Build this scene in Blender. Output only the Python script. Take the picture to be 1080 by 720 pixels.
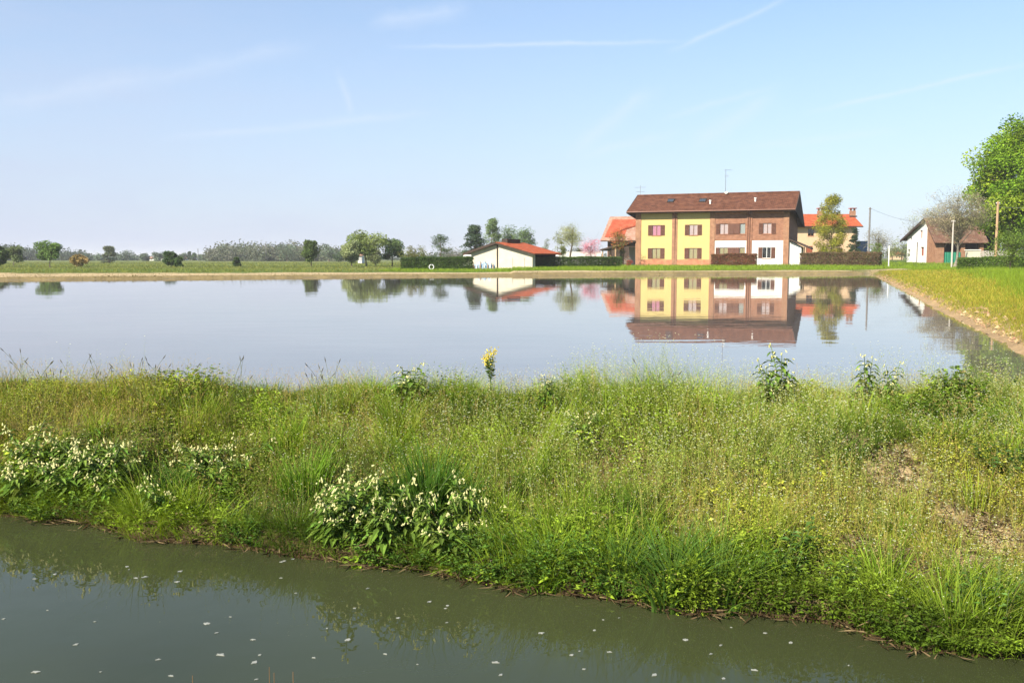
import bpy, math, random
import numpy as np
R = math.radians
for o in list(bpy.data.objects): bpy.data.objects.remove(o)
SC = bpy.context.scene
COL = SC.collection
# ------------------------------------------------------------------ camera
CAMZ = 1.35; PITCH = math.atan(88.5/1000); FPX = 997.0
cd = bpy.data.cameras.new('camera'); cam = bpy.data.objects.new('camera', cd); COL.objects.link(cam)
cam.location = (0, 0, CAMZ); cam.rotation_euler = (R(90)-PITCH, 0, 0)
cd.sensor_width = 36; cd.lens = FPX/1080*36; cd.clip_start = 0.05; cd.clip_end = 9000
SC.camera = cam
# ------------------------------------------------------------------ sky
SUN = np.array((-0.69, -0.72)); SUN /= np.linalg.norm(SUN); SUN_EL = R(38)
world = bpy.data.worlds.new('World'); SC.world = world; world.use_nodes = True
wn = world.node_tree.nodes; wl = world.node_tree.links; wn.clear()
def pixdir(px, py):
    x = (px-540)/FPX; z = -(py-360)/FPX; c, s = math.cos(PITCH), math.sin(PITCH)
    v = np.array((x, c+z*s, -s+z*c)); return v/np.linalg.norm(v)
SKY_STRENGTH = 0.087
def build_world():
    out = wn.new('ShaderNodeOutputWorld'); bg = wn.new('ShaderNodeBackground'); bg.inputs['Strength'].default_value = SKY_STRENGTH
    sky = wn.new('ShaderNodeTexSky'); sky.sky_type = 'NISHITA'; sky.sun_disc = False
    sky.sun_elevation = SUN_EL; sky.sun_rotation = math.atan2(SUN[0], SUN[1])
    sky.altitude = 0; sky.air_density = 1.0; sky.dust_density = 0.4; sky.ozone_density = 2.0
    tc = wn.new('ShaderNodeTexCoord'); D = tc.outputs['Generated']
    def m(op, a, b=None, clamp=False):
        n = wn.new('ShaderNodeMath'); n.operation = op; n.use_clamp = clamp
        for i, v in enumerate((a, b)):
            if v is None: continue
            if isinstance(v, (int, float)): n.inputs[i].default_value = v
            else: wl.new(v, n.inputs[i])
        return n.outputs[0]
    def dot(v):
        n = wn.new('ShaderNodeVectorMath'); n.operation = 'DOT_PRODUCT'; wl.new(D, n.inputs[0]); n.inputs[1].default_value = tuple(v); return n.outputs['Value']
    def noise(scale, detail, rough=.6, stretch=(1, 1, 1)):
        mp = wn.new('ShaderNodeMapping'); wl.new(D, mp.inputs[0]); mp.inputs['Scale'].default_value = stretch
        n = wn.new('ShaderNodeTexNoise'); n.inputs['Scale'].default_value = scale; n.inputs['Detail'].default_value = detail; n.inputs['Roughness'].default_value = rough
        wl.new(mp.outputs[0], n.inputs['Vector']); return n.outputs[0]
    n1 = noise(26, 5); n2 = noise(7, 6, .6, (1, 1, 4))
    total = None
    def streak(p, q, w, amt, soft=.25):
        nonlocal total
        a, b = pixdir(*p), pixdir(*q); nrm = np.cross(a, b); nrm /= np.linalg.norm(nrm)
        ax = np.cross(nrm, (a+b)/2); ax /= np.linalg.norm(ax)
        t0, t1 = sorted((float(a@ax), float(b@ax)))
        d = m('ABSOLUTE', m('ADD', dot(nrm), m('MULTIPLY', m('SUBTRACT', n1, .5), w*1.6)))
        band = m('SUBTRACT', 1.0, m('DIVIDE', d, w), True); band = m('POWER', band, 1.4)
        t = dot(ax); L = (t1-t0)*soft
        e = m('MULTIPLY', m('DIVIDE', m('SUBTRACT', t, t0), L, True), m('DIVIDE', m('SUBTRACT', t1, t), L, True))
        f = m('MULTIPLY', m('MULTIPLY', band, e), m('MULTIPLY', m('ADD', n1, .1, True), amt*1.5))
        total = f if total is None else m('MAXIMUM', total, f)
    streak((400, 50), (735, 44), .0038, .38); streak((700, 58), (840, -5), .0045, .32); streak((840, 122), (1120, 58), .004, .36)
    streak((590, 170), (700, 88), .013, .22); streak((725, 160), (825, 95), .014, .22); streak((690, 128), (830, 88), .006, .2)
    streak((-30, 116), (190, 78), .016, .2); streak((120, 92), (340, 44), .014, .18); streak((385, 26), (500, 6), .014, .32)
    streak((160, 148), (470, 118), .007, .24); streak((355, 70), (372, 128), .006, .2); streak((770, 158), (960, 136), .006, .2); streak((600, 168), (720, 138), .008, .2)
    sep = wn.new('ShaderNodeSeparateXYZ'); wl.new(D, sep.inputs[0])
    # thin high veil, thicker towards the horizon
    el = m('MAXIMUM', sep.outputs['Z'], 0.0)
    veil = m('POWER', m('SUBTRACT', 1.0, m('DIVIDE', el, .40), True), 1.15)
    west = m('MULTIPLY', m('SUBTRACT', .25, sep.outputs['X'], True), .42)
    veil = m('ADD', m('MULTIPLY', veil, .88), m('MULTIPLY', west, m('MULTIPLY', n2, 1.2)), True)
    mix = wn.new('ShaderNodeMix'); mix.data_type = 'RGBA'
    wl.new(m('MULTIPLY', veil, .92), mix.inputs[0]); tint = wn.new('ShaderNodeMix'); tint.data_type = 'RGBA'; tint.blend_type = 'MULTIPLY'; tint.inputs[0].default_value = 1; tint.inputs[7].default_value = (.92, 1.03, 1.08, 1); wl.new(sky.outputs[0], tint.inputs[6]); wl.new(tint.outputs[2], mix.inputs[6]); mix.inputs[7].default_value = HAZECOL
    mix2 = wn.new('ShaderNodeMix'); mix2.data_type = 'RGBA'
    wl.new(total, mix2.inputs[0]); wl.new(mix.outputs[2], mix2.inputs[6]); mix2.inputs[7].default_value = CLOUDCOL
    wl.new(mix2.outputs[2], bg.inputs[0]); wl.new(bg.outputs[0], out.inputs[0])
HAZECOL = (3.5, 3.86, 4.95, 1); CLOUDCOL = (4.9, 5.3, 6.0, 1)
build_world()
# ------------------------------------------------------------------ sun, exposure
sl = bpy.data.lights.new('sun', 'SUN'); sun = bpy.data.objects.new('sun', sl); COL.objects.link(sun)
sl.energy = 5.0; sl.angle = R(0.53); sl.color = (1.0, 0.92, 0.76)
sd = np.array((SUN[0]*math.cos(SUN_EL), SUN[1]*math.cos(SUN_EL), math.sin(SUN_EL)))
from mathutils import Vector
sun.rotation_euler = Vector(-sd).to_track_quat('-Z', 'Y').to_euler(); sun.location = (-20, -20, 30)
SC.view_settings.view_transform = 'Standard'; SC.view_settings.look = 'None'; SC.view_settings.exposure = 1.05; SC.view_settings.gamma = 1
SC.render.engine = 'CYCLES'; SC.cycles.max_bounces = 6; SC.cycles.transparent_max_bounces = 6; SC.cycles.volume_bounces = 0; SC.cycles.volume_step_rate = 4
# ------------------------------------------------------------------ helpers
rng = np.random.default_rng(7); random.seed(7)
def link(o, parent=None):
    COL.objects.link(o)
    if parent is not None: o.parent = parent
    return o
def tag(o, label=None, cat=None, group=None, kind=None):
    if label: o['label'] = label
    if cat: o['category'] = cat
    if group: o['group'] = group
    if kind: o['kind'] = kind
    return o
def empty(name, loc, rz=0):
    o = bpy.data.objects.new(name, None); o.empty_display_size = .2; link(o); o.location = loc; o.rotation_euler = (0, 0, rz); return o
def thing(name, loc, rz, label, cat, group=None):
    return tag(empty(name, loc, rz), label, cat, group)
class MB:
    """collects quads and triangles with a colour per vertex, builds ONE mesh object"""
    def __init__(s): s.V = []; s.Q = []; s.T = []; s.C = []; s.n = 0
    def add(s, V, Q=None, T=None, col=(1, 1, 1)):
        V = np.asarray(V, float).reshape(-1, 3); s.V.append(V)
        if Q is not None and len(Q): s.Q.append(np.asarray(Q, int).reshape(-1, 4)+s.n)
        if T is not None and len(T): s.T.append(np.asarray(T, int).reshape(-1, 3)+s.n)
        c = np.asarray(col, float)
        if c.ndim == 1: c = np.tile(c, (len(V), 1))
        s.C.append(c); s.n += len(V); return s
    def box(s, x0, x1, y0, y1, z0, z1, col=(1, 1, 1)):
        V = [(x, y, z) for z in (z0, z1) for y in (y0, y1) for x in (x0, x1)]
        return s.add(V, [(0, 2, 3, 1), (4, 5, 7, 6), (0, 1, 5, 4), (2, 6, 7, 3), (0, 4, 6, 2), (1, 3, 7, 5)], col=col)
    def prism(s, poly, axis, a, b, col=(1, 1, 1)):
        """poly: 2d outline; axis 'x' -> poly in (y,z); 'y' -> (x,z); 'z' -> (x,y)"""
        n = len(poly); V = []
        for t in (a, b):
            for p, q in poly: V.append({'x': (t, p, q), 'y': (p, t, q), 'z': (p, q, t)}[axis])
        Q = [(i, (i+1) % n, n+(i+1) % n, n+i) for i in range(n)]
        T = [(0, i+1, i) for i in range(1, n-1)]+[(n, n+i, n+i+1) for i in range(1, n-1)]
        return s.add(V, Q, T, col)
    def tube(s, P, rad, sides=6, col=(1, 1, 1), cap=True):
        P = np.asarray(P, float); rad = np.broadcast_to(np.asarray(rad, float), (len(P),)); n = len(P)
        d = np.gradient(P, axis=0); d /= np.linalg.norm(d, axis=1)[:, None]+1e-9
        up = np.array((0, 0, 1.)) if abs(d[0][2]) < .9 else np.array((1., 0, 0))
        a = np.cross(d, up); a /= np.linalg.norm(a, axis=1)[:, None]+1e-9; b = np.cross(d, a)
        t = np.arange(sides)*2*math.pi/sides
        V = P[:, None, :]+rad[:, None, None]*(np.cos(t)[None, :, None]*a[:, None, :]+np.sin(t)[None, :, None]*b[:, None, :])
        i = np.arange(n-1)[:, None]*sides; j = np.arange(sides)[None, :]; k = (j+1) % sides
        Q = np.stack((i+j, i+k, i+sides+k, i+sides+j), -1).reshape(-1, 4)
        s.add(V.reshape(-1, 3), Q, col=col)
        if cap:
            o = s.n-n*sides
            for e in (0, n-1):
                base = o+e*sides
                s.T.append(np.array([(base, base+q, base+q+1) for q in range(1, sides-1)]))
        return s
    def build(s, name, mat, parent=None, smooth=False):
        me = bpy.data.meshes.new(name); V = np.concatenate(s.V); C = np.concatenate(s.C)
        Q = np.concatenate(s.Q) if s.Q else np.zeros((0, 4), int); T = np.concatenate(s.T) if s.T else np.zeros((0, 3), int)
        me.vertices.add(len(V)); me.vertices.foreach_set('co', V.astype(np.float32).ravel())
        idx = np.concatenate((Q.ravel(), T.ravel())).astype(np.int32)
        me.loops.add(len(idx)); me.loops.foreach_set('vertex_index', idx)
        starts = np.concatenate((np.arange(len(Q))*4, len(Q)*4+np.arange(len(T))*3)).astype(np.int32)
        me.polygons.add(len(starts)); me.polygons.foreach_set('loop_start', starts)
        me.polygons.foreach_set('use_smooth', np.full(len(starts), bool(smooth)))
        ca = me.color_attributes.new('Col', 'FLOAT_COLOR', 'POINT')
        ca.data.foreach_set('color', np.concatenate((C, np.ones((len(C), 1))), 1).astype(np.float32).ravel())
        me.update(calc_edges=True); me.validate()
        me.materials.append(mat); o = bpy.data.objects.new(name, me); link(o, parent); return o
def copy_tree(o, parent=None):
    c = o.copy(); COL.objects.link(c)
    if parent is not None: c.parent = parent
    for ch in list(o.children): copy_tree(ch, c)
    return c
# value noise on numpy arrays
_tab = rng.random((64, 64))
def vn(x, y):
    x = np.asarray(x, float); y = np.asarray(y, float); xi = np.floor(x).astype(int); yi = np.floor(y).astype(int); fx = x-xi; fy = y-yi
    fx = fx*fx*(3-2*fx); fy = fy*fy*(3-2*fy); g = lambda a, b: _tab[a % 64, b % 64]
    return (g(xi, yi)*(1-fx)+g(xi+1, yi)*fx)*(1-fy)+(g(xi, yi+1)*(1-fx)+g(xi+1, yi+1)*fx)*fy
def fbm(x, y, o=3):
    s = 0; a = .5; t = 0
    for i in range(o): s = s+a*vn(x*2**i+17*i, y*2**i+5*i); t += a; a *= .5
    return s/t
def sst(a, b, x):
    t = np.clip((np.asarray(x, float)-a)/(b-a), 0, 1); return t*t*(3-2*t)
def unit(a): return a/(np.linalg.norm(a, axis=-1, keepdims=True)+1e-9)
# ------------------------------------------------------------------ materials
def newmat(name):
    m = bpy.data.materials.new(name); m.use_nodes = True; n = m.node_tree.nodes; n.clear(); return m, n, m.node_tree.links
def rgba(c): return (c[0], c[1], c[2], 1)
def mat(name, c1, c2=None, scale=3.0, rough=.8, bump=0.0, metal=0.0, stretch=(1, 1, 1), detail=5, spec=.35, bscale=None):
    m, n, l = newmat(name); out = n.new('ShaderNodeOutputMaterial'); p = n.new('ShaderNodeBsdfPrincipled'); l.new(p.outputs[0], out.inputs[0])
    p.inputs['Roughness'].default_value = rough; p.inputs['Metallic'].default_value = metal; p.inputs['Specular IOR Level'].default_value = spec
    tc = n.new('ShaderNodeTexCoord'); mp = n.new('ShaderNodeMapping'); mp.inputs['Scale'].default_value = stretch; l.new(tc.outputs['Object'], mp.inputs[0])
    nz = n.new('ShaderNodeTexNoise'); nz.inputs['Scale'].default_value = scale; nz.inputs['Detail'].default_value = detail; nz.inputs['Roughness'].default_value = .65
    l.new(mp.outputs[0], nz.inputs['Vector'])
    rp = n.new('ShaderNodeValToRGB'); rp.color_ramp.elements[0].position = .3; rp.color_ramp.elements[1].position = .7
    c2 = c2 or tuple(x*.8 for x in c1)
    rp.color_ramp.elements[0].color = rgba(c2); rp.color_ramp.elements[1].color = rgba(c1)
    l.new(nz.outputs[0], rp.inputs[0]); l.new(rp.outputs[0], p.inputs['Base Color'])
    if bump:
        b = n.new('ShaderNodeBump'); b.inputs['Strength'].default_value = bump; b.inputs['Distance'].default_value = .03
        n2 = n.new('ShaderNodeTexNoise'); n2.inputs['Scale'].default_value = bscale or scale*4; n2.inputs['Detail'].default_value = 6; l.new(mp.outputs[0], n2.inputs['Vector'])
        l.new(n2.outputs[0], b.inputs['Height']); l.new(b.outputs[0], p.inputs['Normal'])
    return m
def brickmat(name, c1, c2, mortar, bw=.26, bh=.075):
    m, n, l = newmat(name); out = n.new('ShaderNodeOutputMaterial'); p = n.new('ShaderNodeBsdfPrincipled'); l.new(p.outputs[0], out.inputs[0])
    p.inputs['Roughness'].default_value = .9; p.inputs['Specular IOR Level'].default_value = .2
    tc = n.new('ShaderNodeTexCoord'); s = n.new('ShaderNodeSeparateXYZ'); l.new(tc.outputs['Object'], s.inputs[0])
    a = n.new('ShaderNodeMath'); l.new(s.outputs[0], a.inputs[0]); l.new(s.outputs[1], a.inputs[1])
    cb = n.new('ShaderNodeCombineXYZ'); l.new(a.outputs[0], cb.inputs[0]); l.new(s.outputs[2], cb.inputs[1])
    bt = n.new('ShaderNodeTexBrick'); l.new(cb.outputs[0], bt.inputs['Vector']); bt.inputs['Scale'].default_value = 1
    bt.inputs['Brick Width'].default_value = bw; bt.inputs['Row Height'].default_value = bh; bt.inputs['Mortar Size'].default_value = .008
    bt.inputs['Color1'].default_value = rgba(c1); bt.inputs['Color2'].default_value = rgba(c2); bt.inputs['Mortar'].default_value = rgba(mortar)
    nz = n.new('ShaderNodeTexNoise'); nz.inputs['Scale'].default_value = 2.2; nz.inputs['Detail'].default_value = 6; l.new(tc.outputs['Object'], nz.inputs['Vector'])
    mx = n.new('ShaderNodeMix'); mx.data_type = 'RGBA'; mx.blend_type = 'MULTIPLY'; mx.inputs[0].default_value = .7
    rp = n.new('ShaderNodeValToRGB'); rp.color_ramp.elements[0].position = .3; rp.color_ramp.elements[1].position = .7
    rp.color_ramp.elements[0].color = (.62, .6, .6, 1); rp.color_ramp.elements[1].color = (1.1, 1.08, 1.05, 1)
    l.new(nz.outputs[0], rp.inputs[0]); l.new(bt.outputs[0], mx.inputs[6]); l.new(rp.outputs[0], mx.inputs[7]); l.new(mx.outputs[2], p.inputs['Base Color'])
    b = n.new('ShaderNodeBump'); b.inputs['Strength'].default_value = .4; b.inputs['Distance'].default_value = .01; b.invert = True
    l.new(bt.outputs['Fac'], b.inputs['Height']); l.new(b.outputs[0], p.inputs['Normal']); return m
def tilemat(name, c1, c2, c3, tw=.24, th=.34, patch=None):
    """clay roof tiles: courses and columns from the object's own x (along the eave) and y (up the slope)"""
    m, n, l = newmat(name); out = n.new('ShaderNodeOutputMaterial'); p = n.new('ShaderNodeBsdfPrincipled'); l.new(p.outputs[0], out.inputs[0])
    p.inputs['Roughness'].default_value = .85; p.inputs['Specular IOR Level'].default_value = .25
    tc = n.new('ShaderNodeTexCoord')
    bt = n.new('ShaderNodeTexBrick'); l.new(tc.outputs['Object'], bt.inputs['Vector']); bt.inputs['Scale'].default_value = 1; bt.offset = .0
    bt.inputs['Brick Width'].default_value = tw; bt.inputs['Row Height'].default_value = th; bt.inputs['Mortar Size'].default_value = .02; bt.inputs['Mortar Smooth'].default_value = .6
    bt.inputs['Color1'].default_value = rgba(c1); bt.inputs['Color2'].default_value = rgba(c2); bt.inputs['Mortar'].default_value = rgba(tuple(x*.45 for x in c2))
    nz = n.new('ShaderNodeTexNoise'); nz.inputs['Scale'].default_value = 1.3; nz.inputs['Detail'].default_value = 9; nz.inputs['Roughness'].default_value = .75; l.new(tc.outputs['Object'], nz.inputs['Vector'])
    rp = n.new('ShaderNodeValToRGB'); rp.color_ramp.elements[0].position = .46; rp.color_ramp.elements[1].position = .66
    rp.color_ramp.elements[0].color = (0, 0, 0, 1); rp.color_ramp.elements[1].color = (.8, .8, .8, 1); l.new(nz.outputs[0], rp.inputs[0])
    mx = n.new('ShaderNodeMix'); mx.data_type = 'RGBA'; l.new(rp.outputs[0], mx.inputs[0]); l.new(bt.outputs[0], mx.inputs[6]); mx.inputs[7].default_value = rgba(c3)
    l.new(mx.outputs[2], p.inputs['Base Color'])
    wv = n.new('ShaderNodeTexWave'); wv.inputs['Scale'].default_value = 1/tw/1.0; wv.bands_direction = 'X'; l.new(tc.outputs['Object'], wv.inputs['Vector'])
    b = n.new('ShaderNodeBump'); b.inputs['Strength'].default_value = .6; b.inputs['Distance'].default_value = .03; l.new(wv.outputs[0], b.inputs['Height']); l.new(b.outputs[0], p.inputs['Normal'])
    return m
def leafmat(name, trans=.3, rough=.55, spec=.3, var=.25, nscale=9.0):
    """leaf and blade material: the colour of each leaf sits in the mesh (Col)"""
    m, n, l = newmat(name); out = n.new('ShaderNodeOutputMaterial'); p = n.new('ShaderNodeBsdfPrincipled')
    p.inputs['Roughness'].default_value = rough; p.inputs['Specular IOR Level'].default_value = spec
    at = n.new('ShaderNodeAttribute'); at.attribute_name = 'Col'
    tc = n.new('ShaderNodeTexCoord'); nz = n.new('ShaderNodeTexNoise'); nz.inputs['Scale'].default_value = nscale; nz.inputs['Detail'].default_value = 3; l.new(tc.outputs['Object'], nz.inputs['Vector'])
    hv = n.new('ShaderNodeHueSaturation'); l.new(at.outputs['Color'], hv.inputs['Color'])
    mr = n.new('ShaderNodeMapRange'); mr.inputs[1].default_value = .3; mr.inputs[2].default_value = .7; mr.inputs[3].default_value = 1-var; mr.inputs[4].default_value = 1+var
    l.new(nz.outputs[0], mr.inputs[0]); l.new(mr.outputs[0], hv.inputs['Value']); l.new(hv.outputs[0], p.inputs['Base Color'])
    if trans > 0:
        t = n.new('ShaderNodeBsdfTranslucent'); h2 = n.new('ShaderNodeHueSaturation'); h2.inputs['Saturation'].default_value = 1.1; h2.inputs['Value'].default_value = 1.3; h2.inputs['Hue'].default_value = .485
        l.new(hv.outputs[0], h2.inputs['Color']); l.new(h2.outputs[0], t.inputs[0])
        mx = n.new('ShaderNodeMixShader'); mx.inputs[0].default_value = trans; l.new(p.outputs[0], mx.inputs[1]); l.new(t.outputs[0], mx.inputs[2]); l.new(mx.outputs[0], out.inputs[0])
    else: l.new(p.outputs[0], out.inputs[0])
    return m
def groundmat():
    m, n, l = newmat('ground'); out = n.new('ShaderNodeOutputMaterial'); p = n.new('ShaderNodeBsdfPrincipled'); l.new(p.outputs[0], out.inputs[0])
    p.inputs['Roughness'].default_value = .95; p.inputs['Specular IOR Level'].default_value = .1
    at = n.new('ShaderNodeAttribute'); at.attribute_name = 'Col'; tc = n.new('ShaderNodeTexCoord')
    cols = at.outputs['Color']
    for sc, lo, hi in ((28, .6, 1.35), (1.1, .75, 1.25), (.09, .8, 1.2)):
        nz = n.new('ShaderNodeTexNoise'); nz.inputs['Scale'].default_value = sc; nz.inputs['Detail'].default_value = 6; nz.inputs['Roughness'].default_value = .7; l.new(tc.outputs['Object'], nz.inputs['Vector'])
        mr = n.new('ShaderNodeMapRange'); mr.inputs[1].default_value = .3; mr.inputs[2].default_value = .7; mr.inputs[3].default_value = lo; mr.inputs[4].default_value = hi; l.new(nz.outputs[0], mr.inputs[0])
        mx = n.new('ShaderNodeMix'); mx.data_type = 'RGBA'; mx.blend_type = 'MULTIPLY'; mx.inputs[0].default_value = 1; l.new(cols, mx.inputs[6]); l.new(mr.outputs[0], mx.inputs[7]); cols = mx.outputs[2]
    l.new(cols, p.inputs['Base Color'])
    n3 = n.new('ShaderNodeTexNoise'); n3.inputs['Scale'].default_value = 18; n3.inputs['Detail'].default_value = 8; l.new(tc.outputs['Object'], n3.inputs['Vector'])
    b = n.new('ShaderNodeBump'); b.inputs['Strength'].default_value = .9; b.inputs['Distance'].default_value = .05; l.new(n3.outputs[0], b.inputs['Height']); l.new(b.outputs[0], p.inputs['Normal'])
    return m
def watermat(name, body, rough, bump, scales, spec=.5, ior=1.33, stretch=(1, 1, 1), film=None):
    m, n, l = newmat(name); out = n.new('ShaderNodeOutputMaterial'); p = n.new('ShaderNodeBsdfPrincipled'); l.new(p.outputs[0], out.inputs[0])
    p.inputs['Roughness'].default_value = rough; p.inputs['IOR'].default_value = ior; p.inputs['Specular IOR Level'].default_value = spec
    tc = n.new('ShaderNodeTexCoord'); mp = n.new('ShaderNodeMapping'); mp.inputs['Scale'].default_value = stretch; l.new(tc.outputs['Object'], mp.inputs[0])
    nz = n.new('ShaderNodeTexNoise'); nz.inputs['Scale'].default_value = .35; nz.inputs['Detail'].default_value = 5; l.new(tc.outputs['Object'], nz.inputs['Vector'])
    rp = n.new('ShaderNodeValToRGB'); rp.color_ramp.elements[0].position = .3; rp.color_ramp.elements[1].position = .7
    rp.color_ramp.elements[0].color = rgba(tuple(x*.8 for x in body)); rp.color_ramp.elements[1].color = rgba(tuple(x*1.15 for x in body)); l.new(nz.outputs[0], rp.inputs[0]); l.new(rp.outputs[0], p.inputs['Base Color'])
    h = None
    for sc, w in scales:
        nn = n.new('ShaderNodeTexNoise'); nn.inputs['Scale'].default_value = sc; nn.inputs['Detail'].default_value = 3; l.new(mp.outputs[0], nn.inputs['Vector'])
        k = n.new('ShaderNodeMath'); k.operation = 'MULTIPLY'; k.inputs[1].default_value = w; l.new(nn.outputs[0], k.inputs[0])
        if h is None: h = k.outputs[0]
        else:
            a = n.new('ShaderNodeMath'); l.new(h, a.inputs[0]); l.new(k.outputs[0], a.inputs[1]); h = a.outputs[0]
    b = n.new('ShaderNodeBump'); b.inputs['Strength'].default_value = 1; b.inputs['Distance'].default_value = bump; l.new(h, b.inputs['Height']); l.new(b.outputs[0], p.inputs['Normal'])
    return m
# ------------------------------------------------------------------ the lie of the land
CN = np.array((0.357, 0.934)); CN /= np.linalg.norm(CN)          # across the canal, away from the camera
CT = np.array((CN[1], -CN[0]))
def canal_u(X, Y): return .15+(X*CN[0]+(Y-5.6)*CN[1])+.17*(fbm(X*.9+3, Y*.9, 2)-.5)*2+.09*(vn(X*3.1, Y*3.1)-.5)*2
def Yn(X):
    a = 8.75-.03*X; b = 5.6-.3825*X+1.75; return np.log(np.exp(a*2)+np.exp(b*2))/2
def Xr(Y): return 5.75+.347*(Y-9)
FARX = np.array((-400, -60, -31, -9.4, 11, 20, 27, 30.5, 60, 400.)); FARY = np.array((-79, 46, 58, 67, 76, 78, 78.7, 80, 100, 320.))
def Yf(X): return np.interp(X, FARX, FARY)
def paddy_s(X, Y):
    """signed distance-like: > 0 in the flooded field"""
    w = .12*(fbm(X*.8, Y*.8, 2)-.5)*2
    return np.minimum(np.minimum((Y-Yn(np.clip(X, -75, 40))), (Xr(Y)-X)*.945+w*1.6), (Yf(X)-Y)*.95+w*1.3)
def land(X, Y):
    X = np.asarray(X, float); Y = np.asarray(Y, float)
    u = canal_u(X, Y); s = paddy_s(X, Y); so = -s
    far = sst(0, 40, so)
    base = .16+.10*sst(0, 1.2, so)*(X > 0)+far*(-.06+.14*sst(-30, 10, X)+.5*sst(22, 50, X))
    right = sst(0, 1, (X-Xr(Y)))*(1-sst(70, 120, Y))*(X > 0)
    base = base+right*(.05+.10*sst(.5, 6, X-Xr(Y)))
    z = np.where(so > 0, base*sst(-.05, .45, so), -.3*sst(0, .6, s))
    z = z+np.where(so > .3, .05*(fbm(X*.25, Y*.25, 3)-.5)*2*sst(.3, 5, so), 0)
    # the dyke between paddy and canal, the canal bed and the near bank
    b = np.maximum(so, 0); a = np.maximum(u, 0); t = a/(a+b+.001)
    dk = -.62+.13*sst(0, .12, a)+.585*sst(0, 1.0, np.clip(t*1.35, 0, 1))*1.0
    dk = dk+.13*(fbm(X*1.5, Y*1.5, 3)-.5)*2*sst(0, .5, a)
    on = (u > 0) & (s < .0) & ((Y < Yn(np.clip(X, -75, 40))+.5))
    wide = sst(3.5, 9, a)                                       # far to the right the dyke runs out into the field
    dkz = dk*(1-wide)+np.maximum(dk, .1)*wide
    edge = np.minimum(dkz, dkz*sst(-.1, .5, b)+0.0) if False else np.where(dkz > 0, dkz*sst(-.05, .35, b), dkz)
    z = np.where(on, edge, z)
    bed = -.62-.8*sst(0, .35, -u)*sst(0, .3, u+2.75)
    nb = -.62+.34*sst(0, .6, -(u+2.75))
    z = np.where(u <= 0, np.where(u > -2.75, bed, nb), z)
    return z
def place(px, py, hint=None):
    """where the line of sight through a photo point meets the land"""
    d = pixdir(px, py); t = np.geomspace(2, 600, 6000); P = np.array((0, 0, CAMZ))+t[:, None]*d
    below = P[:, 2] < np.maximum(land(P[:, 0], P[:, 1]), -.6)
    i = np.argmax(below) if below.any() else len(t)-1
    return P[i]
def at(px, Y):
    """ground point at depth Y in the direction of photo column px"""
    X = (px-540)/FPX*Y*.9961; return X, Y, float(land(X, Y))
def ztop(py, Y): return CAMZ+(271.5-py)/1000*Y*1.0
# bare or dry patches on the dyke: x, y, radius
BARE = []
for px, py, r in ((945, 492, .22), (900, 470, .13), (1042, 562, .21), (1000, 545, .11), (905, 575, .12), (640, 545, .12), (865, 640, .14), (700, 600, .12), (215, 560, .12), (955, 590, .14), (630, 470, .10), (1020, 600, .15)):
    p = place(px, py); BARE.append((p[0], p[1], r))
def bare(X, Y):
    v = np.zeros(np.shape(X))
    for x, y, r in BARE: v = np.maximum(v, 1-sst(.5, 1.25, np.hypot(X-x, (Y-y)*.8)/r+.5*(vn(X*9, Y*9)-.5)))
    return v
def on_dyke(X, Y): return (canal_u(X, Y) > 0) & (paddy_s(X, Y) < 0) & (Y < Yn(np.clip(X, -75, 40))+.02)
def tanw(X): return np.interp(X, (-60, -31, -10, 2, 11, 30), (26, 17, 11, 6, 3.6, 3))
def land_colour(X, Y):
    u = canal_u(X, Y); s = paddy_s(X, Y); so = -s; n = fbm(X*.35, Y*.35, 4); nb = fbm(X*.05, Y*.09, 3)
    C = np.empty((len(X), 3)); C[:] = (.105, .135, .03)
    green2 = np.array((.075, .115, .022)); C += (green2-C)*sst(.4, .6, nb)[:, None]
    # far strips of field
    strip = np.sin((Y+.12*X+4*n)*.085); C *= (1+.22*np.sign(strip)*sst(.15, .4, np.abs(strip)))[:, None]
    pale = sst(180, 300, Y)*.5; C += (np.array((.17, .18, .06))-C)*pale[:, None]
    # bare earth strip beyond the paddy
    farside = (Y > Yf(X)-2) & (so > -1)
    w = tanw(X)*(1+.5*(n-.5)); tan = farside*sst(.35, .75, so)*(1-sst(w-.8, w+.8, so))
    C += (np.array((.40, .30, .17))*(0.85+.4*n)[:, None]-C)*tan[:, None]
    face = farside*(1-sst(.45, .95, so)); C += (np.array((.21, .16, .075))-C)*face[:, None]
    # right bank: earth at the water, yellow turf, then green
    rs = X-Xr(Y); rt = (rs > -.5)*(1-sst(62, 84, Y))*(X > 5)
    yel = rt*(1-sst(.8+.075*Y, 1.6+.16*Y, rs)); C += (np.array((.20, .165, .035))-C)*yel[:, None]
    dirt = rt*(1-sst(.12, .34+.3*n, rs)); C += (np.array((.32, .22, .12))-C)*dirt[:, None]
    # dyke
    dk = on_dyke(X, Y); moss = np.array((.10, .095, .03)); 
    C = np.where(dk[:, None], moss+(np.array((.17, .12, .05))-moss)*sst(.45, .7, n)[:, None], C)
    br = bare(X, Y)*dk; C += (np.array((.34, .25, .14))-C)*br[:, None]
    mud = np.where(u > 0, 1-sst(.02, .22, u), 1)*(u > -2.9)*(Y < 40); C += (np.array((.05, .032, .016))-C)*mud[:, None]
    C = np.where((s > 0.05)[:, None], np.array((.16, .13, .08)), C)
    return C
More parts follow.
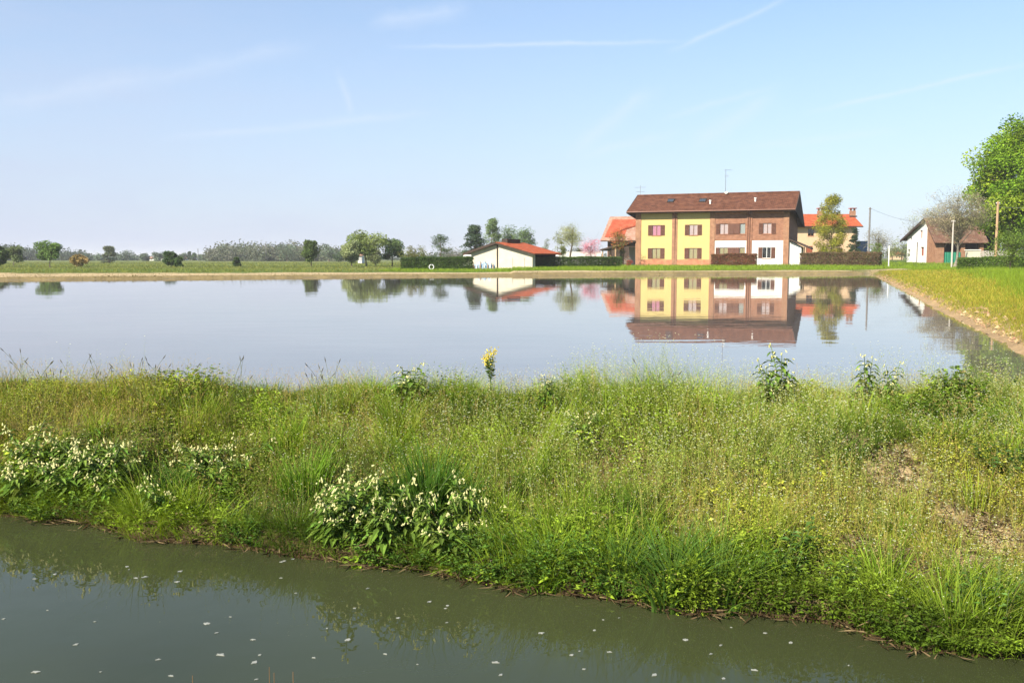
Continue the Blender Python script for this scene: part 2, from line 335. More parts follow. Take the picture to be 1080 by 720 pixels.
def build_ground():
    r = np.concatenate((np.geomspace(.4, 3.6, 24, endpoint=False), np.geomspace(3.6, 14, 190, endpoint=False), np.geomspace(14, 45, 150, endpoint=False), np.geomspace(45, 85, 190, endpoint=False), np.geomspace(85, 6000, 110)))
    a = np.concatenate((np.linspace(-38, 38, 400), np.linspace(40, 320, 70))); a = np.radians(a)
    A, RR = np.meshgrid(a, r); X = (np.sin(A)*RR).ravel(); Y = (np.cos(A)*RR).ravel()
    X = np.append(X, 0.); Y = np.append(Y, 0.)
    Z = land(X, Y); na, nr = len(a), len(r)
    i = np.arange(nr-1)[:, None]*na; j = np.arange(na)[None, :]; k = (j+1) % na
    Q = np.stack((i+j, i+k, i+na+k, i+na+j), -1).reshape(-1, 4)[:, ::-1]
    j = np.arange(na); T = np.stack((j, np.full(na, na*nr), (j+1) % na), -1)
    g = MB().add(np.stack((X, Y, Z), -1), Q, T, land_colour(X, Y)).build('ground', groundmat(), smooth=True)
    tag(g, kind='structure')
build_ground()
# flooded paddy
def build_water():
    xs = np.linspace(-72, 5.6, 220); near = [(x, float(Yn(x))-.22) for x in xs]
    ys = np.linspace(8.7, 79, 64); right = [(float(Xr(y))+.4, y) for y in ys]
    xf = np.linspace(30.2, -72, 120); far = [(x, float(Yf(x))+.4) for x in xf]
    import bmesh
    bm = bmesh.new(); vs = [bm.verts.new((x, y, 0)) for x, y in near+right+far]; f = bm.faces.new(vs); bmesh.ops.triangulate(bm, faces=[f])
    bmesh.ops.recalc_face_normals(bm, faces=bm.faces[:])
    if sum(fc.normal.z for fc in bm.faces) < 0: bmesh.ops.reverse_faces(bm, faces=bm.faces[:])
    me = bpy.data.meshes.new('paddy_water'); bm.to_mesh(me); bm.free()
    o = bpy.data.objects.new('paddy_water', me); link(o); tag(o, kind='structure')
    me.materials.append(watermat('paddy_water', (.140, .118, .108), .004, .0020, ((1.3, .9), (.25, 2.0)), ior=1.5, stretch=(.55, 1.3, 1)))
    p = np.array((0, 5.6)); V = []
    for t in (-160, 160):
        for u in (-3.1, .32): q = p+CT*t+CN*u; V.append((q[0], q[1], -.6))
    w = MB().add(V, [(0, 2, 3, 1)]).build('canal_water', watermat('canal_water', (.040, .047, .019), .004, .0028, ((2.2, 1), (7, .25)), stretch=(1, 1, 1)))
    tag(w, kind='structure')
build_water()
# ------------------------------------------------------------------ leaves, blades and trees
GRASS = leafmat('grass_blades', .26, .6, .12, .2, 3); HERB = leafmat('herb_leaves', .20, .55, .15, .25, 6); STRAW = leafmat('straw', .15, .8, .1, .3, 5)
FOL = leafmat('tree_leaves', .30, .55, .12, .25, .8); PETAL = leafmat('petals', .25, .6, .2, .08, 20); BARK = leafmat('bark', 0, .9, .1, .35, 6)
def blades(mb, B, h, w, az, lean, col, tip=None, seg=3, curl=1.6, yaw=None):
    """curved tapering blades; B (N,3) feet, az lean direction, lean = tip offset / height"""
    N = len(B); t = np.linspace(0, 1, seg+1); yaw = rng.random(N)*math.pi if yaw is None else yaw
    dx = np.cos(az); dy = np.sin(az)
    off = (t[None, :]**curl)*(lean*h)[:, None]; zz = h[:, None]*(t[None, :]-.28*np.clip(lean, 0, 2)[:, None]*t[None, :]**2.2)
    C = np.stack((B[:, 0:1]+off*dx[:, None], B[:, 1:2]+off*dy[:, None], B[:, 2:3]+zz), -1)
    side = np.stack((np.cos(yaw), np.sin(yaw), np.zeros(N)), -1)
    ww = w[:, None]*np.array([.75, 1, .8, .55, .35, .2, .1])[np.round(t*6).astype(int)][None, :]*.5
    V = np.stack((C-side[:, None, :]*ww[..., None], C+side[:, None, :]*ww[..., None]), 2)      # N,seg+1,2,3
    i = (np.arange(N)*(seg+1)*2)[:, None]+(np.arange(seg)*2)[None, :]
    Q = np.stack((i, i+1, i+3, i+2), -1).reshape(-1, 4)
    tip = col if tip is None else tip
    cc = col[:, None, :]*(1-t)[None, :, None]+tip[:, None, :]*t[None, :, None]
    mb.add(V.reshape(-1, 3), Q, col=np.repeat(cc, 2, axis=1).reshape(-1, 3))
def leaves(mb, P, D, L, W, col, fold=.25, nrm=None):
    """pointed leaves from P along D: two quads folded on the midrib"""
    N = len(P); D = unit(D); ref = rng.normal(size=(N, 3)) if nrm is None else nrm
    S = unit(np.cross(D, ref)); U = np.cross(S, D)
    L = np.broadcast_to(L, (N,))[:, None]; W = np.broadcast_to(W, (N,))[:, None]
    m1 = P+D*L*.4; tip = P+D*L-U*L*.12; a = m1+S*W*.5+U*W*fold; b = m1-S*W*.5+U*W*fold
    V = np.stack((P, a, tip, b), 1); i = np.arange(N)*4
    T = np.concatenate((np.stack((i, i+1, i+2), -1), np.stack((i, i+2, i+3), -1)))
    mb.add(V.reshape(-1, 3), None, T, np.repeat(col, 4, axis=0))
def rdir(n, up=0.0):
    v = rng.normal(size=(n, 3)); v[:, 2] += up; return unit(v)
def jit(col, n, a=.18, hue=.06):
    c = np.tile(np.asarray(col, float), (n, 1)); c *= (1+a*rng.normal(size=(n, 1))).clip(.45, 1.7); c *= 1+hue*rng.normal(size=(n, 3)); return c.clip(.004, .9)
def mixcol(a, b, t): return np.asarray(a)[None]*(1-t)[:, None]+np.asarray(b)[None]*t[:, None]
def tree_meshes(H, cr, ch0, trunk_r, nclump, nleaf, lsize, cols, shape='round', seed=0, spread=.55, bark=(.12, .095, .07), droop=0.0, limb=True, lw=.6, fill=False, twigs=2):
    """returns (trunk MB, crown MB) in local coordinates: H total height, cr crown radius, ch0 height where the crown starts"""
    rs = np.random.default_rng(seed+100); tr = MB(); crn = MB()
    topz = H*.86 if shape != 'conifer' else H
    z = np.linspace(0, topz, 9); wob = np.cumsum(rs.normal(size=(9, 2))*trunk_r*.45, axis=0); wob[0] = 0
    tp = np.stack((wob[:, 0], wob[:, 1], z), -1); rad = trunk_r*(1-z/topz*.88); rad[0] *= 1.35
    tr.tube(tp, rad, 8, bark)
    cen = np.array((0, 0, (H+ch0)/2)); hz = (H-ch0)/2; K = []
    while len(K) < nclump:
        v = rs.normal(size=3); v /= np.linalg.norm(v)
        if fill and v[2] < 0: v = v/np.sum(np.abs(v)**4)**.25*np.array((.9, .9, 1))
        if shape == 'conifer':
            f = rs.random()**.8; zz = ch0+(H-ch0)*f; rr = cr*(1-f)**.85*(.55+.45*rs.random()); a = rs.random()*6.283; p = np.array((rr*math.cos(a), rr*math.sin(a), zz-rr*.15))
        elif shape == 'poplar':
            f = rs.random(); zz = ch0+(H-ch0)*f; rr = cr*math.sin(math.pi*min(1, .12+.88*f))**.6*rs.random()**.5*.9; a = rs.random()*6.283; p = np.array((rr*math.cos(a), rr*math.sin(a), zz))
        elif shape == 'dome':
            f = rs.random()**.6; zz = ch0+(H-ch0)*rs.random(); rr = cr*math.sqrt(max(0, 1-((zz-ch0)/(H-ch0))**2.2))*rs.random()**.4; a = rs.random()*6.283; p = np.array((rr*math.cos(a), rr*math.sin(a), zz))
        else:
            q = rs.random()**.45*(.66+.40*rs.random())*(1 if not fill else .93); q = max(q, .72) if fill and rs.random() < .6 else q; p = cen+v*np.array((cr, cr, hz))*q
            if shape == 'vase' and p[2] < ch0+hz*.8 and np.hypot(p[0], p[1]) > cr*(p[2]-ch0)/(hz*1.2)+.1*cr: continue
        K.append(p)
    K = np.array(K)
    per = np.maximum(3, rs.multinomial(nleaf, np.ones(nclump)/nclump))
    csz = cr*spread*(.55+.7*rs.random(nclump))*(1.0 if nclump < 40 else (40/nclump)**.34)
    if limb:
        for i in range(0, nclump, 1 if nclump < 90 or twigs > 2 else 2):
            p = K[i]; zt = np.clip(p[2]-np.hypot(p[0], p[1])*(.9 if shape != 'conifer' else -.05)*(0.5+.5*rs.random()), ch0*.75, topz*.96)
            j = np.interp(zt, z, np.arange(9)); b = np.array([np.interp(zt, z, tp[:, q]) for q in (0, 1)]+[zt])
            mid = (b+p)/2+np.array((0, 0, .12*np.linalg.norm(p-b)))+rs.normal(size=3)*.05*np.linalg.norm(p-b)
            r0 = max(.010, trunk_r*(1-zt/topz*.88)*.45)
            tr.tube([b, (b*.6+mid*.4)*.5+(b+mid)*.25, mid, p], [r0, r0*.75, r0*.5, r0*.18], 4, bark, cap=False)
            for q in range(twigs):
                e = p+rs.normal(size=3)*csz[i]*.7; tr.tube([mid, (mid+e)/2+rs.normal(size=3)*.04*cr, e], [r0*.4, r0*.25, .006+r0*.06], 3, bark, cap=False)
    cols = np.asarray(cols, float)
    ci = rs.integers(0, len(cols), nclump); cv = 1+.16*rs.normal(size=nclump)
    idx = np.repeat(np.arange(nclump), per); N = len(idx)
    g = rs.normal(size=(N, 3)); g /= np.maximum(1, np.linalg.norm(g, axis=1, keepdims=True)/1.7)
    P = K[idx]+g*csz[idx][:, None]*np.array((.62, .62, .46 if shape != 'conifer' else .2))
    if droop: P[:, 2] -= droop*np.abs(rs.normal(size=N))*np.hypot(P[:, 0], P[:, 1])/cr
    D = rs.normal(size=(N, 3))*np.array((1, 1, .7))+unit(P-cen)*.5; D[:, 2] -= .25+droop
    c = cols[ci[idx]]*cv[idx][:, None]*(1+.2*rs.normal(size=(N, 1))).clip(.5, 1.6)
    L = lsize*(.6+.7*rs.random(N))
    keep = P[:, 2] > .12*ch0+.05
    leaves(crn, P[keep], D[keep], L[keep], L[keep]*lw, c[keep].clip(.003, .9), fold=.15, nrm=(rs.normal(size=(N, 3))*.8+np.array((0, 0, 1.)))[keep])
    return tr, crn
def tree(name, loc, label, cat, *a, rz=0, crown='crown', group=None, bark_mat=None, leaf_mat=None, **k):
    tr, cr = tree_meshes(*a, **k); t = thing(name, loc, rz, label, cat, group)
    tr.build('trunk', BARK, t, smooth=True); cr.build(crown, leaf_mat or FOL, t); return t
# ------------------------------------------------------------------ the overgrown dyke in front
G_FRESH = np.array((.220, .315, .026)); G_DEEP = np.array((.060, .125, .012)); G_OLIVE = np.array((.36, .36, .045)); G_YEL = np.array((.44, .41, .055)); G_STRAW = np.array((.36, .27, .115)); G_RUST = np.array((.26, .13, .045))
def dyke_points(n, amin=.02, bmin=-.12, dens=None, xr=(-9, 7.5)):
    out = []
    got = 0
    while got < n:
        X = rng.uniform(*xr, n*2); Y = rng.uniform(4, 13, n*2)
        u = canal_u(X, Y); b = -paddy_s(X, Y)
        ok = (u > amin) & (b > bmin) & (Y < Yn(np.clip(X, -75, 40))+.2) & (np.abs(X) < .60*Y+.6) & (u < 8)
        if dens is not None: ok &= rng.random(len(X)) < dens(X, Y)
        out.append(np.stack((X[ok], Y[ok]), -1)); got += ok.sum()
    p = np.concatenate(out)[:n]; return p[:, 0], p[:, 1]
def feet(X, Y, dz=-.01): return np.stack((X, Y, land(X, Y)+dz), -1)
def low(X, Y): return .48+.52*sst(-.1, 1.3, -paddy_s(X, Y))
def dry(X, Y):      # 0 lush .. 1 yellow and dry
    u = canal_u(X, Y); n = fbm(X*.7+9, Y*1.0, 3); wet = 1-sst(.15, .9, u)
    return np.clip(sst(.42, .68, n)*.62+.16*sst(-1.5, -4.5, X)-.6*wet+.04, 0, 1)
def tuftd(X, Y): return sst(.25, .7, fbm(X*2.2+5, Y*2.2, 3))
def shade_col(X, Y, k=1.0):
    d = dry(X, Y); t = fbm(X*1.3, Y*1.3+40, 3); v = rng.random(len(X))
    c = mixcol(G_FRESH, G_OLIVE, np.clip(d*1.1, 0, 1)); c += (G_YEL-c)*(np.clip(d-.35, 0, 1)*.85*v)[:, None]
    c += (G_DEEP-c)*(np.clip((1-d)*(1-sst(.3, .6, t)), 0, 1)*.85)[:, None]
    c += (G_STRAW-c)*((rng.random(len(X)) < .03+.07*d)*.8)[:, None]
    return c*(1+.2*rng.normal(size=(len(X), 1))).clip(.5, 1.6)*k
def BROAD(mb):
    # tufts of broader grass, each with its own colour, height and lean
    X, Y = dyke_points(280, .10, .03, lambda X, Y: 1-bare(X, Y))
    for x, y in zip(X, Y):
        n = int(rng.integers(30, 90)); a = rng.random(n)*6.28; r = rng.uniform(.05, .16)*rng.random(n)**.6; px = x+np.cos(a)*r; py = y+np.sin(a)*r
        c = G_DEEP*rng.uniform(.9, 1.5)+(G_FRESH-G_DEEP)*rng.random()**1.5+np.array((.05, .03, 0))*rng.random(); c = jit(c, n, .14)
        h = rng.uniform(.15, .36)*float(low(np.array([x]), np.array([y]))[0])*rng.uniform(.5, 1.05, n)
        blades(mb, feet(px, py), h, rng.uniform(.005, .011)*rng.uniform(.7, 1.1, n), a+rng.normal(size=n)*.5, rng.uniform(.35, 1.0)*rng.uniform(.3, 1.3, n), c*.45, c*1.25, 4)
def grow_dyke():
    nb = lambda X, Y: 1-.85*bare(X, Y)
    mb = MB()
    # low turf: feet darkened as shaded gaps, tips brightened as lit, in the colour
    X, Y = dyke_points(62000, .03, -.10, lambda X, Y: nb(X, Y)*(.35+.65*tuftd(X, Y))); n = len(X); d = dry(X, Y)
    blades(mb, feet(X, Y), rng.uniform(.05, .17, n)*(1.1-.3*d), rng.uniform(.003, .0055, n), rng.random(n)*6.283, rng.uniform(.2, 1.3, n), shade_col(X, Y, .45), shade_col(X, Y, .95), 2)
    # taller blades in tufts
    X, Y = dyke_points(20000, .03, -.12, lambda X, Y: nb(X, Y)*tuftd(X+3, Y)**1.5*(1-.45*dry(X, Y))); n = len(X); hz = (.35+1.4*sst(.3,.75,fbm(X*1.5, Y*1.5+9, 3)))*low(X, Y)
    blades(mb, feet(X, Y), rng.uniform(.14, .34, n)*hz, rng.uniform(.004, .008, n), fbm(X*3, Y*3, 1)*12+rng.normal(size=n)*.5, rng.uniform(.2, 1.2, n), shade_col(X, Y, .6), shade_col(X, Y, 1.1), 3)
    BROAD(mb)
    tag(mb.build('dyke_grass', GRASS), kind='stuff', label='short yellow green grass covering the dyke', cat='grass')
    # small broad leaved herbs: several leaflets round short stems
    mb = MB(); X, Y = dyke_points(42000, .02, -.05, lambda X, Y: nb(X, Y)*(.2+.8*sst(.35, .6, fbm(X*1.7+30, Y*1.7, 3)))); n = len(X)
    k = 7; hh = (.025+.27*sst(.3,.8,fbm(X*1.9, Y*1.9+20, 3)))*low(X, Y)*rng.uniform(.5, 1.3, n)*(1.15-.4*dry(X, Y))
    base = feet(X, Y); c = shade_col(X, Y, 1.0); lsz = .6+.9*sst(.35, .75, fbm(X*1.2+70, Y*1.2, 2)); dkk = sst(.5, .7, fbm(X*1.0+90, Y*1.2, 3)); c *= (1-.5*dkk*(1-dry(X, Y)))[:, None]
    lx = rng.normal(size=(n, 2))*.25
    for i in range(k):
        f = rng.random(n)**.6; P = base+np.stack((lx[:, 0]*hh*f, lx[:, 1]*hh*f, hh*f), -1); a = rng.random(n)*6.283
        D = np.stack((np.cos(a), np.sin(a), rng.uniform(-.25, .6, n)), -1); L = rng.uniform(.010, .038, n)*lsz
        leaves(mb, P, D, L, L*rng.uniform(.35, .7, n), c*(1+.15*rng.normal(size=(n, 1))).clip(.6, 1.5), nrm=np.tile((0, 0, 1.), (n, 1))+rng.normal(size=(n, 3))*.35)
    tag(mb.build('dyke_herbs', HERB), kind='stuff', label='low leafy herbs matted over the dyke slope', cat='herbs')
    # lush growth hanging over the waterline
    mb = MB(); X, Y = dyke_points(4200, .0, 0, lambda X, Y: (1-sst(.08, .40, canal_u(X, Y)))*sst(.48, .62, fbm(X*1.6+60, Y*1.6, 3))); n = len(X); base = feet(X, Y); base[:, 2] = np.maximum(base[:, 2], -.57); c = shade_col(X, Y, .72); c = np.where((fbm(X*2.3, Y*2.3+11, 2) < .5)[:, None], jit((.07, .135, .018), n, .2), c); hh = rng.uniform(.03, .10, n)+.20*sst(.45, .7, fbm(X*2.6+15, Y*2.6, 2))*rng.random(n)
    for i in range(6):
        f = rng.random(n)**.7; P = base+np.stack((-CN[0]*.5*hh*f, -CN[1]*.5*hh*f, hh*f), -1); a = rng.random(n)*6.283; D = np.stack((np.cos(a)-.3*CN[0], np.sin(a)-.3*CN[1], rng.uniform(-.4, .4, n)), -1); L = rng.uniform(.009, .036, n)
        leaves(mb, P, D, L, L*rng.uniform(.35, .65, n), c*(1+.18*rng.normal(size=(n, 1))).clip(.5, 1.6), nrm=np.tile((0, 0, 1.), (n, 1))+rng.normal(size=(n, 3))*.3)
    X, Y = dyke_points(7000, .02, 0, lambda X, Y: (1-sst(.10, .35, canal_u(X, Y)))*sst(.32, .5, fbm(X*2.1+80, Y*2.1, 3))); n = len(X); ang = math.atan2(-CN[1], -CN[0])
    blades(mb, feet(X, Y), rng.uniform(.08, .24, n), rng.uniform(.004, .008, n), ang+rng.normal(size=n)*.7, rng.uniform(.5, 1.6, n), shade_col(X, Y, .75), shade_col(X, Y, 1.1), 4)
    tag(mb.build('overhanging_herbs', HERB), kind='stuff', label='fresh green growth hanging over the canal edge', cat='herbs')
    # shepherd's purse: thin stems, little pods, white heads
    mb = MB(); heads = MB()
    X, Y = dyke_points(8500, .35, -.15, lambda X, Y: nb(X, Y)*(.10+.9*sst(-2.6, .6, X+.6*(fbm(X, Y, 2)-.5)*4))*(.25+.75*sst(.0, 1.3, canal_u(X, Y)))); n = len(X)
    h = rng.uniform(.14, .40, n)*(.45+1.1*sst(.25,.8,fbm(X*1.3, Y*1.3, 3))); az = rng.random(n)*6.283; ln = rng.uniform(0, .35, n); B = feet(X, Y); c = jit((.22, .27, .07), n, .15)
    blades(mb, B, h, np.full(n, .0026), az, ln, c, c, 3)
    def on(f): return B+np.stack((np.cos(az)*ln*h*f**1.6, np.sin(az)*ln*h*f**1.6, h*(f-.28*ln*f**2.2)), -1)
    for i in range(13):
        f = .35+.6*i/13+rng.random(n)*.03; a = i*2.4+az; D = np.stack((np.cos(a), np.sin(a), np.full(n, .55)), -1); P = on(f)+unit(D)*rng.uniform(.006, .016, n)[:, None]
        leaves(mb, P, D, rng.uniform(.006, .011, n), rng.uniform(.004, .008, n), jit((.34, .37, .085), n, .28))
    for i in range(5):
        a = i*1.257+az; D = np.stack((np.cos(a), np.sin(a), np.full(n, .5)), -1); hs = rng.uniform(.004, .0072, n)
        leaves(heads, on(np.full(n, 1.0))+unit(D)*.001, D, hs, hs*.9, jit((.60, .62, .42), n, .1, .02))
    # second, lower scatter of white chickweed stars
    X, Y = dyke_points(9000, .05, 0, lambda X, Y: .2+.8*sst(-3.5, 1.5, X)); n = len(X); P = feet(X, Y)+np.stack((rng.normal(size=n)*.01, rng.normal(size=n)*.01, .05+.15*rng.random(n)), -1)
    for i in range(3):
        a = i*2.1+rng.random(n)*6; D = np.stack((np.cos(a), np.sin(a), np.full(n, .5)), -1); leaves(heads, P, D, np.full(n, .0052), np.full(n, .0045), jit((.62, .63, .46), n, .1, .02))
    st = tag(mb.build('white_flowered_weeds', HERB), kind='stuff', label='wiry weeds with tiny white flower heads on the dyke', cat='weeds')
    heads.build('flower_heads', PETAL, st)
    # dry wiry stalks with feathery tops
    mb = MB(); X, Y = dyke_points(8000, .25, -.1, lambda X, Y: nb(X, Y)*(.15+.85*dry(X, Y))); n = len(X)
    h = rng.uniform(.14, .34, n); c = mixcol((.34, .31, .09), (.38, .24, .09), rng.random(n)); az = rng.random(n)*6.28; ln = rng.uniform(0, .7, n); B = feet(X, Y)
    blades(mb, B, h, np.full(n, .0022), az, ln, c*.8, c*1.2, 3)
    for i in range(5):
        f = .7+.3*rng.random(n); P = B+np.stack((np.cos(az)*ln*h*f**1.6, np.sin(az)*ln*h*f**1.6, h*(f-.28*ln*f**2.2)), -1)
        leaves(mb, P, rdir(n, .8), rng.uniform(.008, .02, n), rng.uniform(.002, .004, n), c*1.15)
    tag(mb.build('dry_stalks', STRAW), kind='stuff', label='thin straw coloured stalks standing among the dyke grass', cat='dry grass')
    # litter and roots at the waterline and on bare patches
    mb = MB(); X, Y = dyke_points(4200, -.03, 0, lambda X, Y: np.maximum((1-sst(.08, .32, canal_u(X, Y)))*sst(.4, .62, fbm(X*1.5+33, Y*1.5, 2)), .9*bare(X, Y))); n = len(X); P = feet(X, Y, .01); P[:, 2] = np.maximum(P[:, 2], -.59)
    P[:, 2] += rng.random(n)*.025; D = rng.normal(size=(n, 3))*np.array((1, 1, .25)); c = mixcol((.04, .024, .012), (.26, .19, .10), rng.random(n)**1.8)
    leaves(mb, P, D, rng.uniform(.03, .14, n), rng.uniform(.003, .011, n), c)
    tag(mb.build('dead_plant_litter', STRAW), kind='stuff', label='brown dead stems and roots along the canal edge', cat='litter')
grow_dyke()
# --- single plants one can point to
def comfrey_proto(seed, nst, H, up=False):
    rs = np.random.default_rng(seed); st = MB(); fo = MB(); fl = MB(); global rng; keep = rng; rng = rs
    for s in range(nst):
        a = s*6.28/nst+rs.normal()*.5; ln = rs.uniform(.05, .25) if up else rs.uniform(.15, 1.0); h = H*rs.uniform(.5, 1.05); t = np.linspace(0, 1, 7)
        off = np.array((math.cos(a), math.sin(a)))*.03*rs.random(); P = np.stack((off[0]+np.cos(a)*ln*h*t**1.5, off[1]+np.sin(a)*ln*h*t**1.5, h*(t-.2*ln*t**2)), -1)
        st.tube(P, np.linspace(.006, .0025, 7), 5, (.12, .17, .05))
        for i in range(11):
            f = .08+.88*i/11; p = np.array([np.interp(f, t, P[:, q]) for q in range(3)]); aa = i*2.399+a; L = .185*(1-.55*f)*rs.uniform(.8, 1.2)
            for half in range(2):
                d = np.array([[math.cos(aa+half*2.8), math.sin(aa+half*2.8), .45-.2*f]]); p2 = p[None]
                c = jit((.115, .185, .028), 1, .2)
                # a leaf in two lengths so that it arches over
                leaves(fo, p2, d, L*.62, L*.30, c, fold=.12, nrm=np.array([[0, 0, 1.]]))
                leaves(fo, p2+unit(d)*L*.33, d-np.array([[0, 0, .75]]), L*.72, L*.27, c*1.08, fold=.12, nrm=np.array([[0, 0, 1.]]))
        for cl in range(3):
            if rs.random() < .35: continue
            f = (1.0, .82, .62)[cl]; p = np.array([np.interp(f, t, P[:, q]) for q in range(3)]); aa = a+cl*2.2; q = p+np.array((math.cos(aa), math.sin(aa), .5))*.03*(cl+.5)
            st.tube([p, (p+q)/2+np.array((0, 0, .008)), q], [.002, .0018, .0012], 4, (.13, .18, .06))
            for b in range(int(rs.integers(2, 5) if up else rs.integers(4, 7))):
                d = rs.normal(size=3)*.55+np.array((math.cos(aa)*.4, math.sin(aa)*.4, -.75)); d /= np.linalg.norm(d); o = q+rs.normal(size=3)*.016
                fl.tube([o, o+d*.008, o+d*.015, o+d*.020], [.0020, .0048, .0056, .0070], 6, jit((.70, .67, .32), 1, .06, .02)[0], cap=False)
                fo.tube([o-d*.003, o+d*.005], [.001, .0032], 5, (.10, .15, .04), cap=False)
    rng = keep; return st, fo, fl
COMF = []
for i, (ns, H) in enumerate(((5, .46), (7, .40), (4, .52), (6, .36), (3, .50))):
    e = thing('comfrey_plant', (0, 0, -5), 0, 'x', 'wildflower'); a, b, c = comfrey_proto(i+3, ns, H, i == 4)
    a.build('stem', HERB, e); b.build('foliage', HERB, e); c.build('blossom', PETAL, e, smooth=True); COMF.append(e)
used = set()
def plant(protos, spots, group):
    for i, (px, py, k, sc, label) in enumerate(spots):
        p = place(px, py); uu = float(canal_u(p[0], p[1])); p[:2] += CN*max(0, .16-uu); src = protos[k % len(protos)]
        o = src if k not in used else copy_tree(src); used.add(k)
        o.location = (p[0], p[1], float(land(p[0], p[1]))-.01); o.rotation_euler = (0, 0, i*2.1); o.scale = (sc*rng.uniform(.8, 1.15), sc*rng.uniform(.8, 1.15), sc*rng.uniform(.75, 1.2)); o['label'] = label; o['group'] = group
LE = 'cream flowered comfrey in the left hand patch above the canal water'
ME = 'cream flowered comfrey crowding the canal edge below the tall dark grass'
TE = 'comfrey with cream bells standing against the flooded field'
plant(COMF, [(28, 505, 0, 1, LE), (52, 528, 1, 1, LE), (78, 532, 2, .9, LE), (104, 536, 0, 1, LE), (92, 508, 3, 1, LE), (60, 492, 2, .85, LE), (122, 520, 1, .9, LE), (14, 530, 3, 1, LE),
             (236, 520, 2, 1, 'lone cream flowered comfrey halfway up the bank left of centre'), (222, 500, 3, .9, 'small cream flowered comfrey above the dry bare hollow'),
             (172, 548, 0, .8, 'short comfrey with few flowers beside the brown bank hollow'), (338, 586, 3, .9, ME), (360, 598, 0, .9, ME), (384, 604, 1, 1, ME), (412, 608, 2, .9, ME), (440, 612, 1, .85, ME), (370, 560, 2, .9, ME), (398, 538, 0, .9, ME), (470, 610, 3, .9, ME), (500, 562, 0, .9, ME), (350, 570, 3, .85, ME), (408, 566, 3, .8, ME)], 'comfrey clumps on the dyke')
plant(COMF, [(428, 428, 4, 1.0, 'tallest pale comfrey rising against the water left of the yellow flower'), (824, 428, 4, 1.05, TE), (912, 430, 4, .95, TE), (938, 432, 4, .8, TE), (808, 432, 4, .8, TE), (578, 436, 4, .7, 'small comfrey with pale bells right of the yellow flower'), (612, 470, 1, .7, 'low comfrey with two pale flower heads in the weedy middle of the dyke')], 'comfrey clumps on the dyke')
def ashore(px, py, m=.12):
    p = place(px, py); p[:2] += CN*max(0, m-float(canal_u(p[0], p[1]))); return p
def grass_clump(px, py, n, h, w, lean, col, label, rad=.10, name='grass_clump', seg=5, heads=None):
    p = ashore(px, py); mb = MB(); a = rng.random(n)*6.28; r = rad*rng.random(n)**.6
    B = np.stack((np.cos(a)*r, np.sin(a)*r*.8, np.zeros(n)), -1); az = a+rng.normal(size=n)*.5
    hh = h*rng.uniform(.5, 1.05, n); B[:, 2] = land(p[0]+B[:, 0], p[1]+B[:, 1])-float(land(p[0], p[1]))-.01
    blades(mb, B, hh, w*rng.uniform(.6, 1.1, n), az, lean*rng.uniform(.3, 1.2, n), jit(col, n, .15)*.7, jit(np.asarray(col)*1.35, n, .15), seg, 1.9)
    o = mb.build(name, GRASS); o.location = (p[0], p[1], float(land(p[0], p[1]))); tag(o, label, 'grass clump', 'tall grass clumps on the dyke')
    if heads:
        hm = MB(); k = np.argsort(-hh)[:heads]; t = 1.0; ln = lean*.5
        for q in range(heads):
            b = B[rng.integers(n)]; H2 = h*rng.uniform(.9, 1.7); aa = rng.random()*6.28; L = rng.uniform(.05, .6); tt = np.linspace(0, 1, 6)
            P = np.stack((b[0]+math.cos(aa)*L*H2*tt**2, b[1]+math.sin(aa)*L*H2*tt**2, b[2]+H2*tt), -1); hm.tube(P, [.0016]*5+[.001], 3, (.13, .15, .05), cap=False)
            d = unit(P[-1]-P[-2]); hm.tube([P[-1]-d*.05, P[-1]-d*.025, P[-1]], [.0015, .0042, .001], 5, (.10, .09, .045), cap=False)
        hm.build('seed_head', STRAW, o)
    return o
DK = (.055, .120, .014); BR = (.14, .25, .022)
for a in ((452, 548, 260, .62, .019, .45, DK, 'tallest dark green clump of broad grass at the dyke middle', .16),
          (425, 548, 130, .46, .015, .6, DK, 'dark broad grass behind the comfrey at the canal edge', .13),
          (490, 545, 90, .42, .015, .7, DK, 'dark loose grass right of the tallest clump', .12),
          (322, 520, 240, .40, .010, .5, BR, 'bright green fine grass tuft left of the tall dark clump', .18),
          (300, 470, 170, .32, .009, .5, BR, 'bright green grass tuft near the top of the dyke left of centre', .16),
          (355, 470, 70, .24, .008, .6, BR, 'small green tuft on the upper dyke left of centre', .1),
          (706, 628, 280, .42, .015, .95, (.065, .13, .02), 'wide drooping grass clump hanging over the canal right of centre', .16),
          (755, 622, 180, .36, .014, .95, (.075, .14, .02), 'drooping grass beside the wide clump over the canal', .14),
          (655, 626, 160, .32, .013, .9, (.075, .14, .02), 'left neighbour of the wide drooping clump over the canal', .12),
          (575, 602, 190, .28, .012, .9, BR, 'low bright grass at the canal edge below the dyke centre', .14),
          (190, 515, 260, .27, .010, .8, (.065, .14, .018), 'rounded lush grass cushion right of the left comfrey patch', .17),
          (1046, 640, 200, .28, .010, .8, (.07, .14, .02), 'green grass overhanging the canal at the right end', .16)):
    grass_clump(*a)
for px, py, n, lab in ((12, 412, 70, 'wispy grass at the extreme left of the dyke top'), (72, 416, 60, 'wispy grass between the left corner and the dark headed clump'), (112, 420, 60, 'wispy grass just left of the dark headed clump'), (262, 424, 60, 'wispy pale grass at the left dyke top beside the low dark weed'), (335, 426, 60, 'wispy grass at the dyke top left of the tallest comfrey'), (690, 432, 60, 'wispy grass at the dyke top under the house reflection'), (150, 425, 60, 'seeding grass with dark heads against the water at left'), (182, 430, 40, 'smaller seeding grass right of the dark headed clump'), (40, 425, 60, 'seeding grass tuft at the far left dyke top')):
    grass_clump(px, py, n, .25, .006, .5, (.10, .16, .03), lab, .15, 'seeding_clump', 4, int(rng.integers(5, 12)))
